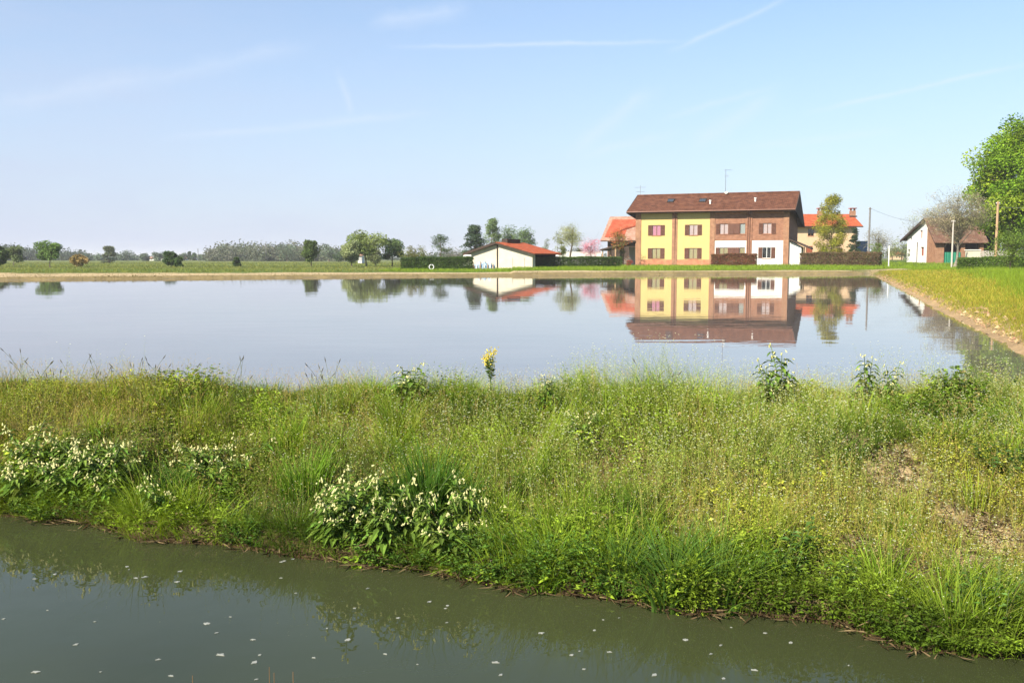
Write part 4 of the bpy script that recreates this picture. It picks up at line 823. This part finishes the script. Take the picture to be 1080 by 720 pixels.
def old_farm():
    g = .95; X, Y = 53.5, 120.; t = thing('old_farmhouse', (X, Y, g), 0, 'old white and brick farmhouse with a sagging brown roof behind the bare tree', 'farmhouse')
    D = 8.6; apy = 2.9; apz = 6.35-g; zf = 3.35-g; zb = 4.05-g; L = 6.2
    holes = [(3.4, 4.4, 1.3-g+.3, 2.75-g), (4.0, 4.7, 3.9-g, 4.9-g), (7.2, 7.7, 3.4-g, 4.2-g), (7.6, 8.1, 1.6-g, 2.5-g)]
    # west gable: white part with holes (built along x then turned), brick part
    top = lambda y: np.interp(y, (0, apy, D), (zf, apz, zb))
    ys = sorted({2.5, D, apy, *[h[0] for h in holes], *[h[1] for h in holes]}); m = MB()
    for a, b in zip(ys[:-1], ys[1:]):
        cuts = [h for h in holes if h[0] <= (a+b)/2 <= h[1]]; zz = [-.6]+[v for h in sorted(cuts, key=lambda h: h[2]) for v in (h[2], h[3])]
        for i in range(0, len(zz), 2):
            hi = (zz[i+1], zz[i+1]) if i+1 < len(zz) else (top(a), top(b)); m.prism([(a, zz[i]), (b, zz[i]), (b, hi[1]), (a, hi[0])], 'x', 0, .35)
    m.build('wall', M['white'], t)
    for h in holes: MB().box(.18, .24, h[0], h[1], h[2], h[3]).build('shutter', M['door'] if h[0] < 5 else M['dark'], t)  # back two are dark windows, the unlit room put into a dark panel
    MB().prism([(0, -.6), (2.497, -.6), (2.497, float(top(2.497))), (0, zf)], 'x', 0, .35).build('brick_wall', M['brickp'], t)
    MB().tube([(-.05, 5.3, -.3), (-.05, 5.3, 3.4-g)], .045, 6).build('downpipe', M['dwood'], t)
    for x in (.0, 3.25, 5.6): MB().box(x+(.35 if x == 0 else 0), x+(1.1 if x == 0 else .5), 0, .45, -.6, zf-.15).build('pillar', M['brickp'], t)
    MB().box(.35, L, 0.03, .3, zf-.15, zf+.02).build('beam', M['dwood'], t)
    MB().box(.35, L+3.4, 5.6, 5.9, -.6, 5-g).build('inner_wall', M['dwood'], t); MB().box(L+3.1, L+3.4, 2.9, 5.6, -.6, 4.6-g).build('end_wall', M['dwood'], t); MB().box(.35, L, 8.2, D, -.6, zb-.2).build('back_wall', M['white'], t)
    slab(t, 'roof', 'roofold', -.35, L+.3, (-.55, zf-.15+.0), (apy, apz+.12), .14); slab(t, 'roof', 'roofold', -.35, L+.3, (apy, apz+.12), (9.9, 3.75-g), .14); slab(t, 'roof', 'roofold', L+.33, L+4.6, (1.7, 4.9-g), (apy, apz-.0), .14); slab(t, 'roof', 'roofold', L+.33, L+4.6, (apy, apz), (9.5, 3.8-g), .14)
    MB().prism([(apy, apz-.28), (9.95, 3.45-g), (9.95, 3.72-g), (apy, apz+.02)], 'x', -.46, -.36).build('bargeboard', M['dwood'], t)
    o = MB(); k = 24; xs = np.linspace(1.15, 3.2, k); V = [(x, -.05+.04*math.sin(i*1.9)+(.03 if z > 0 else 0), z) for z in (-.4, 2.05-g) for i, x in enumerate(xs)]; o.add(V, [(i, i+1, k+i+1, k+i) for i in range(k-1)]); o.build('tarpaulin', M['greentarp']).location = (X, Y, g)
    tag(bpy.data.objects['tarpaulin'], 'green sheet closing the lower half of the open bay of the farmhouse', 'tarpaulin')
old_farm()
def simple_house(px0, px1, Y, ptop, peave, label, m, rm, rz=0):
    X0, _, g = at(px0, Y); X1 = at(px1, Y)[0]; W = X1-X0; t = thing('distant_house', (X0, Y, g), rz, label, 'house', 'far houses across the fields'); ze = ztop(peave, Y)-g; zr = ztop(ptop, Y)-g; D = max(4, W*.6)
    MB().box(0, W, 0, D, -.5, ze).build('wall', M[m], t); slab(t, 'roof', rm, -.3, W+.3, (-.3, ze), (D/2, zr), .15); slab(t, 'roof', rm, -.3, W+.3, (D/2, zr), (D+.3, ze), .15)
    for s in (0, W-.2): MB().prism([(0, ze), (D, ze), (D/2, zr-.2)], 'x', s, s+.2).build('gable', M[m], t)
    for i in range(3): MB().box(W*(.15+.3*i), W*(.15+.3*i)+W*.1, -.03, -.003, ze*.35, ze*.7).build('window', M['dark'], t)
for a in ((157, 171, 420, 270.5, 272.2, 'far white farm building left of the round field tree', 'white', 'roofp'), (186, 196, 430, 270.3, 272, 'far white building beside the round trees on the horizon', 'white', 'roofp'), (198, 206, 460, 270.6, 272.2, 'far low white building right of the field bush', 'white', 'roofold'),
          (216, 224, 470, 270.2, 272, 'far pale house at the left end of the long wood', 'white', 'roofp'), (134, 142, 440, 270.8, 272.4, 'far small pale house left among the horizon trees', 'beige', 'roofold'), (377.5, 381.5, 210, 267, 269.2, 'white house half hidden behind the tall pale field tree', 'white', 'roofp'), (944, 953, 240, 265, 268, 'far pale house behind the bushes left of the farmhouse', 'beige', 'roofo')): simple_house(*a)
def box_thing(name, m, px0, px1, Y, p0, p1, label, cat, depth=.4, top=None):
    X0, _, g = at(px0, Y); X1 = at(px1, Y)[0]; zt = ztop(p0, Y); zb = min(g, ztop(p1, Y))-.1
    t = thing(name, (X0, Y, g), 0, label, cat); MB().box(0, X1-X0, 0, depth, zb-g, zt-g).build('body', M[m], t); MB().box(-.06, X1-X0+.06, -.06, depth+.06, zt-g+.002, zt-g+.07).build('cap', M[top or m], t); return t
box_thing('garden_wall', 'white', 586, 634, 124, 265.8, 272, 'long low white wall behind the hedge and pink tree', 'wall', .3)
box_thing('white_hut', 'white', 488.5, 497, 112, 267.5, 276, 'small white hut behind the left end of the shed', 'hut', 2)
box_thing('storage_box', 'cream', 1022.5, 1033.5, 82, 263.8, 273, 'pale cream cabinet standing in front of the picket fence', 'cabinet', .8, 'white')
box_thing('blue_shed', 'bluesheet', 901, 914.5, 168, 254.5, 268, 'blue sheeted shed behind the grey pole', 'shed', 4)
def picket():
    X0, Y, g = at(1034, 84); X1 = at(1075, 84)[0]; t = thing('picket_fence', (X0, Y, g), 0, 'pale picket fence under the big green tree', 'fence'); n = 26; p = MB(); h = ztop(264.2, Y)-g
    for i in range(n): x = (X1-X0)*i/(n-1); p.box(x-.045, x+.045, -.02, .02, .05, h)
    p.build('pickets', M['concrete'], t)
    for z in (h*.25, h*.8): MB().box(0, X1-X0, .022, .07, z-.05, z+.05).build('rail', M['concrete'], t)
    for x in (0, (X1-X0)/2, X1-X0): MB().box(x-.06, x+.06, .072, .19, -.5, h).build('post', M['concrete'], t)
picket()
def pole(px, Y, ptop, m, label, r=.11, arm=False):
    X, Y, g = at(px, Y); H = ztop(ptop, Y)-g; t = thing('utility_pole', (X, Y, g), 0, label, 'pole'); MB().tube([(0, 0, -.4), (0, 0, H*.5), (0, 0, H)], [r, r*.88, r*.75], 10).build('pole', M[m], t)
    MB().box(-.16, .16, -.05, .05, H-.22, H-.16).build('crossarm', M['dwood'], t)
    for x in (-.13, .13): MB().tube([(x, 0, H-.16), (x, 0, H-.06)], .025, 6).build('insulator', M['white'], t)
    return (X, Y, g+H-.08)
pA = pole(916, 122, 219, 'greypole', 'grey utility pole right of the beige house', .13); pB = pole(1004, 80, 232, 'concrete', 'thin whitish pole in front of the bare tree', .075); pC = pole(1050, 75, 213, 'oldwood', 'brown wooden utility pole in front of the big green tree', .11)
def wire(a, b, sag, label):
    t = np.linspace(0, 1, 14); P = np.array(a)[None]*(1-t)[:, None]+np.array(b)[None]*t[:, None]; P[:, 2] -= sag*4*t*(1-t); o = MB().tube(P, .014, 4).build('overhead_wire', M['metal']); tag(o, label, 'wire')
wire((pA[0], pA[1], pA[2]), (57, 121, 6.4), 1.1, 'thin wire from the grey pole towards the farmhouse roof'); wire((pC[0], pC[1], pC[2]-.35), (75, 70, pC[2]-.3), .5, 'thin wire from the wooden pole into the big tree')
def small_post(px, Y, p0, m, label, r=.06, name='marker_post'):
    X, Y, g = at(px, Y); H = ztop(p0, Y)-g; o = MB().tube([(0, 0, -.3), (0, 0, H), (0, 0, H+.03)], [r, r, r*.5], 8).build(name, M[m]); o.location = (X, Y, g); tag(o, label, 'post')
small_post(937.5, 100, 259, 'white', 'short white post in the grass right of the brown hedge', .06)
for px, Y, p, lab in ((280.5, 330, 256, 'thin dark pole rising behind the long far wood'), (288, 340, 259, 'shorter thin pole beside the dark far pole'), (209, 360, 262, 'thin pole at the left end of the long far wood')): small_post(px, Y, p, 'greypole', lab, .12, 'distant_pole')
def tarp_pile():
    X0, Y, g = at(499, 96); X1 = at(522, 96)[0]; W = X1-X0; t = thing('covered_pile', (X0, Y, g), 0, 'pile under blue and white sheeting in front of the cream shed', 'tarpaulin pile')
    m = MB(); nx, nz = 30, 7; V = []
    for j in range(nz+1):
        for i in range(nx+1):
            f = j/nz; a = f*math.pi; V.append((W*i/nx, .55-.6*math.cos(a)*(1-.1*math.sin(i*1.3)), .68*math.sin(a)**.6*1.05*(1+.16*math.sin(i*.9)+.08*math.sin(i*2.7+j))*(.55+.45*min(1, 4*min(i, nx-i)/nx))))
    m.add(V, [(j*(nx+1)+i, j*(nx+1)+i+1, (j+1)*(nx+1)+i+1, (j+1)*(nx+1)+i) for j in range(nz) for i in range(nx)]); m.build('sheet', M['bluetarp'], t)
    for i in range(7): x = W*(.04+.15*i+.03*math.sin(i*5)); h = .45+.3*math.sin(i*2.2)**2; MB().box(x-.05, x+.05, -.12, -.07, -.2, h).build('slat', M['wframe'] if i % 2 else M['oldwood'], t)
tarp_pile()
X, Y, g = at(455, 91.2); hm = MB(); a = np.linspace(0, 2*math.pi, 25); hm.tube(np.stack((.22*np.cos(a), 0*a, .22+.22*np.sin(a)), -1), .045, 6); o = hm.build('white_hoop', M['wframe']); o.location = (X, Y, g+.05); tag(o, 'small white hoop leaning in front of the left dark hedge', 'hoop')
# ------------------------------------------------------------------ hedges, trees and grass behind the water
def hedge(px0, px1, Y0, Y1, ptop, thick, col, label, cat='hedge', size=.13, dens=1.0, core=(.02, .03, .008)):
    x0, _, g0 = at(px0, Y0); x1, _, g1 = at(px1, Y1); L = math.hypot(x1-x0, Y1-Y0); g = min(g0, g1); H = ztop(ptop, (Y0+Y1)/2)-g
    t = thing('hedge', (x0, Y0, g), math.atan2(Y1-Y0, x1-x0), label, cat)
    st = MB()
    for i in range(int(L/.6)+1):
        x = L*i/max(1, int(L/.6)); x = min(max(x, .1), L-.1)
        for q in range(4): st.tube([(x, thick/2, -.15), (x+random.uniform(-.15, .15), thick*random.uniform(.3, .7), H*.5), (x+random.uniform(-.3, .3), thick*random.uniform(.15, .85), H*random.uniform(.8, .97))], [.03, .02, .008], 4, (.09, .07, .05), cap=False)
    st.build('stem', BARK, t)
    n = int((L*H*2+L*thick+2*thick*H)/(size*size)*4.2*dens); P = rng.random((n, 3))*np.array((L, thick, H)); f = rng.integers(0, 5, n)
    dd = .10*np.abs(rng.normal(size=n)); P[:, 1] = np.where(f < 2, dd, np.where(f == 2, thick-dd, P[:, 1])); P[:, 2] = np.where(f >= 3, H-dd, P[:, 2])
    bump = .09*(fbm(P[:, 0]*1.3+x0, P[:, 2]*1.5, 3)-.5)*2; P[:, 1] += np.where(f < 2, bump, 0); P[:, 2] *= 1+.10*(fbm(P[:, 0]*.9, P[:, 0]*0+3, 3)-.5)*2
    k2 = int(n*.5); Q = rng.random((k2, 3))*np.array((L, thick, H*.96)); P = np.concatenate((P, Q)); n = len(P)
    cols = np.asarray(col); c = cols[rng.integers(0, len(cols), n)]*(1+.22*rng.normal(size=(n, 1))).clip(.5, 1.7); m = MB(); D = rdir(n, .35)
    leaves(m, P, D, size*rng.uniform(.7, 1.3, n), size*.75*rng.uniform(.7, 1.2, n), c); m.build('foliage', FOL, t)
HG = ((.060, .105, .022), (.075, .125, .028), (.045, .085, .018))
hedge(422, 498, 94, 93, 271.3, 1.0, HG, 'long dark clipped hedge left of the cream shed'); hedge(563, 656, 100, 104, 271.0, 1.0, ((.062, .11, .02), (.08, .13, .03)), 'long green clipped hedge between the shed and the yellow house')
hedge(750, 797, 113.2, 111.2, 267.6, 1.1, ((.26, .105, .065), (.19, .08, .048), (.17, .13, .05)), 'russet brown hedge in front of the brick half of the house', dens=1.8); hedge(843, 927, 110, 104, 266.2, 1.1, ((.20, .13, .08), (.16, .10, .06), (.14, .14, .055)), 'brown red hedge in front of the beige house', dens=1.4)
hedge(1010, 1110, 71, 68, 271.2, 1.4, ((.085, .15, .022), (.10, .17, .03), (.06, .11, .02)), 'bright green hedge at the right under the big tree', size=.11)
LG = ((.13, .19, .045), (.16, .22, .06)); MG = ((.065, .11, .03), (.085, .135, .038)); DG = ((.035, .065, .02), (.05, .085, .028)); GG = ((.12, .15, .085), (.15, .18, .105))
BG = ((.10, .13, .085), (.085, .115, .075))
def T(px, Y, p0, w, label, name, cols, shape='round', ch=.25, tr=None, nc=26, nl=3400, ls=None, group=None, **k):
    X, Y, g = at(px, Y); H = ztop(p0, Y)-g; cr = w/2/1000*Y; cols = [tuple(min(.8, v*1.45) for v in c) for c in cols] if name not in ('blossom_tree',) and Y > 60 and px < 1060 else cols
    tree(name, (X, Y, g-.05), label, 'tree' if 'bush' not in name and 'shrub' not in name else 'bush', H, cr*1.0, H*ch, tr or max(.05, H*.022), nc, nl, ls or max(.16, Y*.0019), cols, shape, seed=int(px*7+Y), group=group, **k)
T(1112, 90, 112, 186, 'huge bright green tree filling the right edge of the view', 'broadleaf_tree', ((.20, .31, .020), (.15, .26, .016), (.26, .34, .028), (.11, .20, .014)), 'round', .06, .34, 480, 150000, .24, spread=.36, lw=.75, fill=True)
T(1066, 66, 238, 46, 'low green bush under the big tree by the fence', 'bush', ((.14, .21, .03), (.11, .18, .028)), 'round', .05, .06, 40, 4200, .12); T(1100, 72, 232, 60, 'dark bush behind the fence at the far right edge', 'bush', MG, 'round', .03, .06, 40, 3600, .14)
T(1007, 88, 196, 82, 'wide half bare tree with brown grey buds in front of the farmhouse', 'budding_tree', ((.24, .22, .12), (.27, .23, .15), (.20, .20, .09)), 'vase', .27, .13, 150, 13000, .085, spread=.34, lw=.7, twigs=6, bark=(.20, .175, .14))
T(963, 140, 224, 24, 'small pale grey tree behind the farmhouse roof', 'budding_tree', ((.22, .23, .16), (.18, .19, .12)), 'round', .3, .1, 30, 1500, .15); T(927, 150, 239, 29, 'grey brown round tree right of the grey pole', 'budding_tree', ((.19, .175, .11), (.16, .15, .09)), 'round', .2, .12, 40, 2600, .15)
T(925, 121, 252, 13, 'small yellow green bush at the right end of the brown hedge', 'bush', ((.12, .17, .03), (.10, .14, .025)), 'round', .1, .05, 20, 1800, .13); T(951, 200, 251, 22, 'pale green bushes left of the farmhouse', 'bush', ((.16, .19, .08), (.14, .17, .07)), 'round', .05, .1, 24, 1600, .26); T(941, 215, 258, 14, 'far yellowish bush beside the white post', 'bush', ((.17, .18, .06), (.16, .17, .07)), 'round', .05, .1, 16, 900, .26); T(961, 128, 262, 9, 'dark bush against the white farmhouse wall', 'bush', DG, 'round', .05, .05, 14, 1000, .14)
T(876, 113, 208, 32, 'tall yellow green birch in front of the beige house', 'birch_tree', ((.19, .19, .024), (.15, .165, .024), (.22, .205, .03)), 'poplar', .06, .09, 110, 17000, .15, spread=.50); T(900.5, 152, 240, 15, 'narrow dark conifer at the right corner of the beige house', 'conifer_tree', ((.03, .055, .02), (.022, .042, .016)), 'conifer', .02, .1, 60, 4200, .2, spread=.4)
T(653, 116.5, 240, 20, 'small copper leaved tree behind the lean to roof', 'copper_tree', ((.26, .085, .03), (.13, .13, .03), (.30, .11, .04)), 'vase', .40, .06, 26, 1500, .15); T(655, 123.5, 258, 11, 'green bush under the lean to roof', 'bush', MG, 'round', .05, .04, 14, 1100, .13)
T(624, 111, 251.5, 22, 'small tree in pink blossom beside the white wall', 'blossom_tree', ((.66, .30, .34), (.74, .42, .45), (.58, .22, .28)), 'round', .28, .06, 30, 2300, .11); T(661, 116.3, 268, 9, 'grey shrub form standing in for clutter at the left corner of the house', 'shrub', ((.30, .27, .22), (.25, .16, .12)), 'round', .05, .03, 14, 600, .1); T(664, 115.6, 273, 6, 'low red shrub form standing in for clutter at the left corner of the house', 'shrub', ((.32, .08, .05), (.08, .10, .03)), 'round', .05, .03, 12, 600, .1)  # both house corner shrubs stand in for indistinct clutter by the lean-to
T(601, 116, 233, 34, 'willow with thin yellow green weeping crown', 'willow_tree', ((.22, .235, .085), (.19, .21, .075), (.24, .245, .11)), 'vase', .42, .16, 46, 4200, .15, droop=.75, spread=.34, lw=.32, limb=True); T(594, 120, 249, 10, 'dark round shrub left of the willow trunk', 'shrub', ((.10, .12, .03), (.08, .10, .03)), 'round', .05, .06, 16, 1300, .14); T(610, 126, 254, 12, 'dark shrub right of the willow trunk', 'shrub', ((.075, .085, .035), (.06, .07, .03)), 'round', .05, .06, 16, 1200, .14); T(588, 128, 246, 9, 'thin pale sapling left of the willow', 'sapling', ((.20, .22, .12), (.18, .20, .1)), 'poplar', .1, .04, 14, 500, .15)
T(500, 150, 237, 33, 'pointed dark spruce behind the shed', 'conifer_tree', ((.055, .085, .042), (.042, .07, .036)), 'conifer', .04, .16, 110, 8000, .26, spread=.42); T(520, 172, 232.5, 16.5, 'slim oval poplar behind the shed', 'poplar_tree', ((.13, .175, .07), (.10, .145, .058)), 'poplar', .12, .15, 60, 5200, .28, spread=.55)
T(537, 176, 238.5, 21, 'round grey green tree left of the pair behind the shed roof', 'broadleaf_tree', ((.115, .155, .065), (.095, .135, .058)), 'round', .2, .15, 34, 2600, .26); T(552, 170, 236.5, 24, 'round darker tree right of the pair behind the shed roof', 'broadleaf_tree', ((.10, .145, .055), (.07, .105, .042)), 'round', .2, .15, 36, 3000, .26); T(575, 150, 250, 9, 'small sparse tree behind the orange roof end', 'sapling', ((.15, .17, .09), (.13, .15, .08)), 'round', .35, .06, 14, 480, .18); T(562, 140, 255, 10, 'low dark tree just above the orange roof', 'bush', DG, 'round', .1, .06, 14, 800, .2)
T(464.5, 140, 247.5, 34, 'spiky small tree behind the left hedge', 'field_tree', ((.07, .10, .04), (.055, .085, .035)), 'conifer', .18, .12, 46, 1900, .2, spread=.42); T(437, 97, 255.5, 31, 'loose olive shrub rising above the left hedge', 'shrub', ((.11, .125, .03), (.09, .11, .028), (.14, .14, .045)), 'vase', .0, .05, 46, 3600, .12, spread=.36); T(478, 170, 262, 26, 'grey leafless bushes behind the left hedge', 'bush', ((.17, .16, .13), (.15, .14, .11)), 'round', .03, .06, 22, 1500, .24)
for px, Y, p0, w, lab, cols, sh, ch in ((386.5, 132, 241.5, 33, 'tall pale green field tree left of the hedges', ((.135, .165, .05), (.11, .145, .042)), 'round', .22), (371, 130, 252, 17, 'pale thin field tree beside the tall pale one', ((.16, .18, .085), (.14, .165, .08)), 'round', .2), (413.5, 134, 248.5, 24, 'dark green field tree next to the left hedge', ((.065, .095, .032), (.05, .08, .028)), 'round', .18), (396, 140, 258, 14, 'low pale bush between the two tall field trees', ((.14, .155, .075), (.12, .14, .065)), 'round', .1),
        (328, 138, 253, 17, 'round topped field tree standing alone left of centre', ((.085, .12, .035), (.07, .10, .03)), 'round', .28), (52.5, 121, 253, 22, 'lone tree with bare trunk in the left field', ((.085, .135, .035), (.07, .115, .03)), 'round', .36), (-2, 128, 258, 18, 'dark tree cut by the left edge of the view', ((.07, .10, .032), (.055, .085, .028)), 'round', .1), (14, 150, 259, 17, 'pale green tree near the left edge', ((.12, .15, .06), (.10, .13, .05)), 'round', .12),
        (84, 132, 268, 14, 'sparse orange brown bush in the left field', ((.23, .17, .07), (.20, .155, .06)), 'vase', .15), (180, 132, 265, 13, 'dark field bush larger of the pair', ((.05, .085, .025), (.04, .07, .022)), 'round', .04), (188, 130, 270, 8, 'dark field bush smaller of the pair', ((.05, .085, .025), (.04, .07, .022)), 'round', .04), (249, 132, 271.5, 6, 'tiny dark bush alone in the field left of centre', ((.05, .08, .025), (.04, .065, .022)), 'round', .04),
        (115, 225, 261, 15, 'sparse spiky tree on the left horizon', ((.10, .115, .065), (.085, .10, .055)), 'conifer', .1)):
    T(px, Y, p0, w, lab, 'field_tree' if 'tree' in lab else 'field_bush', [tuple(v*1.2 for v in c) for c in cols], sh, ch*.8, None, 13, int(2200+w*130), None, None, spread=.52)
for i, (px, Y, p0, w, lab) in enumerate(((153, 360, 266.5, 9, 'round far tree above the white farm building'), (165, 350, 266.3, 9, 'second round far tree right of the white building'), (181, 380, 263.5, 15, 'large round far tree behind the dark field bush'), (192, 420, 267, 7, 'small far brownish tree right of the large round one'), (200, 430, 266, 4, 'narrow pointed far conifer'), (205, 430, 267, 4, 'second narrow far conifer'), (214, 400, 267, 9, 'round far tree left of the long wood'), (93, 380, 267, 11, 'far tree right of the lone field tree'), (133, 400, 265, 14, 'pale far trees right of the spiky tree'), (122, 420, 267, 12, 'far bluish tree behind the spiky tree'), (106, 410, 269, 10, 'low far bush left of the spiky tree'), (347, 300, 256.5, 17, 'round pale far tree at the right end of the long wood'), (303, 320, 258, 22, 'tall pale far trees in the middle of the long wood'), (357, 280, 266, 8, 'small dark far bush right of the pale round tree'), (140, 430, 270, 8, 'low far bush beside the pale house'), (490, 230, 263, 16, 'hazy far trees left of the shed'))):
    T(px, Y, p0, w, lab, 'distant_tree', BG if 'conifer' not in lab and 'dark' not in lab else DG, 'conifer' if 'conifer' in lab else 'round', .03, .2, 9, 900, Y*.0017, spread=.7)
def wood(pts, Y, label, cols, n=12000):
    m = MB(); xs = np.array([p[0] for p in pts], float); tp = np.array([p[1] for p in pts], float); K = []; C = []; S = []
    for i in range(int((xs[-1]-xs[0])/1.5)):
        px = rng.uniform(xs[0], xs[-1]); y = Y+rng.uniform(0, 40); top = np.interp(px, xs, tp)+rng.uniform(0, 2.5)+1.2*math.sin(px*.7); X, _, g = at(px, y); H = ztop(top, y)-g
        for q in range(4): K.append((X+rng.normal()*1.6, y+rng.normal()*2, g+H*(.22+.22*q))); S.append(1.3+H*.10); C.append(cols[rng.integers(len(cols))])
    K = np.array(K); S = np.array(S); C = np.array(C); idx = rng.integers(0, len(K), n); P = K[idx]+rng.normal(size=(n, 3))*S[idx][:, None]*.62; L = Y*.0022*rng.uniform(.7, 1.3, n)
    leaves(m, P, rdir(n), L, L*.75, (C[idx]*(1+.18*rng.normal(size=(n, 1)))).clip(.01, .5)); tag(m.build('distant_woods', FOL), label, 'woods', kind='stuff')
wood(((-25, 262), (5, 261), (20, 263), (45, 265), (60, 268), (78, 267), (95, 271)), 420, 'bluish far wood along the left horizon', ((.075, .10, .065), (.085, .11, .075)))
wood(((222, 268), (232, 261), (250, 259.5), (270, 259.5), (290, 262), (310, 259), (335, 263), (362, 266)), 330, 'long pale far wood on the horizon left of centre', ((.14, .155, .10), (.125, .15, .09), (.16, .165, .12)), 18000)  # leaf colours paled so that they carry the distance haze
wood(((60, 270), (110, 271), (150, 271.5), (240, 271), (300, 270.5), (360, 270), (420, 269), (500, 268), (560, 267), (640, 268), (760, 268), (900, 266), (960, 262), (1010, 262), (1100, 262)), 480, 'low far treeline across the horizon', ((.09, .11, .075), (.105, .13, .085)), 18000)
def field_grass(name, label, n, region, h, w, cols, lean=.5, seg=2, cat='grass', dens=None):
    P = []; got = 0
    while got < n:
        px = rng.uniform(*region[0], n); Y = np.exp(rng.uniform(math.log(region[1][0]), math.log(region[1][1]), n)); X = (px-540)/FPX*Y; ok = (paddy_s(X, Y) < -.05)
        if dens is not None: ok &= rng.random(n) < dens(X, Y)
        P.append(np.stack((X[ok], Y[ok]), -1)); got += ok.sum()
    P = np.concatenate(P)[:n]; X, Y = P[:, 0], P[:, 1]; hh = rng.uniform(*h, n)*(.55+.9*fbm(X*.5, Y*.3, 3)); c = cols(X, Y)*(1+.18*rng.normal(size=(n, 1))).clip(.5, 1.6); m = MB()
    ww = rng.uniform(*w, n)*np.clip(Y/60, .25, 4); blades(m, np.stack((X, Y, land(X, Y)-.02), -1), hh, ww, rng.random(n)*6.28, lean*rng.uniform(.3, 1.6, n), c*.8, c*1.15, seg)
    return tag(m.build(name, GRASS), label, cat, kind='stuff')
fd = lambda X, Y: -paddy_s(X, Y)
g1 = np.array((.150, .235, .016)); g2 = np.array((.200, .275, .026)); gy = np.array((.36, .32, .050)); gs = np.array((.30, .24, .10))
# lush strip in front of the houses
field_grass('tall_grass_strip', 'tall fresh green grass strip in front of the houses and hedges', 54000, ((400, 1040), (70, 122)), (.10, .30), (.02, .035), lambda X, Y: mixcol(g1, g2, fbm(X*.3, Y*.3, 3)), .45, 2, dens=lambda X, Y: sst(tanw(X)*.95, tanw(X)*1.25, fd(X, Y)+2*(fbm(X*.4, Y*.2, 2)-.5))*sst(-14, -10, X)*(Y < 121))
# bank of the bare strip and its weeds
field_grass('bank_weeds', 'dry low weeds on the edge of the far bank', 9000, ((-20, 940), (54, 90)), (.04, .13), (.02, .04), lambda X, Y: mixcol(np.array((.13, .13, .035)), gs*.8, rng.random(len(X))), .8, 2, dens=lambda X, Y: (1-sst(.5, 1.2, fd(X, Y)))*.9+.05)
# right hand bank
def rcol(X, Y):
    rs = X-Xr(Y)+1.2*(fbm(X*.5, Y*.5, 3)-.5); t = 1-sst(.9+.055*Y, 1.7+.12*Y, rs); c = mixcol(g1*1.05, gy, t); return mixcol(np.array((1, 1, 1.)), np.array((1.0, .9, .8)), rng.random(len(X)))*np.where((rng.random(len(X)) < .35)[:, None], g1, c)
field_grass('bank_grass', 'yellow green grass on the right hand bank', 70000, ((820, 1110), (11.5, 75)), (.05, .18), (.018, .030), rcol, .7, 2, dens=lambda X, Y: (X > 5.5)*sst(.04, .35, fd(X, Y)+.2*(fbm(X*2, Y*2, 2)-.5)))
field_grass('tall_bank_grass', 'taller deep green grass further up the right hand bank', 30000, ((900, 1110), (17, 135)), (.18, .42), (.018, .030), lambda X, Y: mixcol(g1, g2*.95, fbm(X*.4, Y*.4, 3)), .4, 3, dens=lambda X, Y: (X > 9)*sst(.2+.06*Y, 1.2+.12*Y, X-Xr(Y)+1.5*(fbm(X*.4, Y*.3, 2)-.5)))
# left fields
field_grass('field_grass', 'rough green grass of the far fields at left', 30000, ((-30, 430), (70, 260)), (.08, .26), (.03, .06), lambda X, Y: mixcol(np.array((.15, .185, .028)), np.array((.25, .235, .065)), fbm(X*.08, Y*.12, 3)), .7, 1, dens=lambda X, Y: sst(tanw(X), tanw(X)+3, fd(X, Y)))
# ------------------------------------------------------------------ clods of earth along the right bank
m = MB(); n = 900; Y = np.exp(rng.uniform(math.log(10.5), math.log(62), n)); X = Xr(Y)+.12+.45*rng.random(n)**1.5; Z = land(X, Y)
for i in range(n):
    s = .02+.05*rng.random()**2; a = np.arange(6)*1.047+rng.random(); ring = np.stack((np.cos(a)*s*(.7+.5*rng.random(6)), np.sin(a)*s*(.7+.5*rng.random(6)), s*.3*rng.random(6)), -1); V = np.concatenate((ring, [[0, 0, s*.9]]))+np.array((X[i], Y[i], Z[i]-.005)); m.add(V, None, [(q, (q+1) % 6, 6) for q in range(6)], jit((.30, .20, .11), 1, .2)[0])
tag(m.build('earth_clods', BARK), 'lumps of bare earth along the right bank', 'earth', kind='stuff')

# ------------------------------------------------------------------ the spring haze over the plain
hz = MB().box(-6300, 6300, -6300, 6300, -2.6, 19.5).build('haze', None or mat('haze', (1, 1, 1))); tag(hz, kind='stuff', label='thin pale haze over the plain', cat='haze')
hm, hn, hl = newmat('thin_haze'); ho = hn.new('ShaderNodeOutputMaterial'); pv = hn.new('ShaderNodeVolumePrincipled'); pv.inputs['Color'].default_value = (.97, .97, 1.0, 1); pv.inputs['Density'].default_value = .0003; pv.inputs['Anisotropy'].default_value = 0.0
hl.new(pv.outputs[0], ho.inputs['Volume']); hz.data.materials.clear(); hz.data.materials.append(hm)
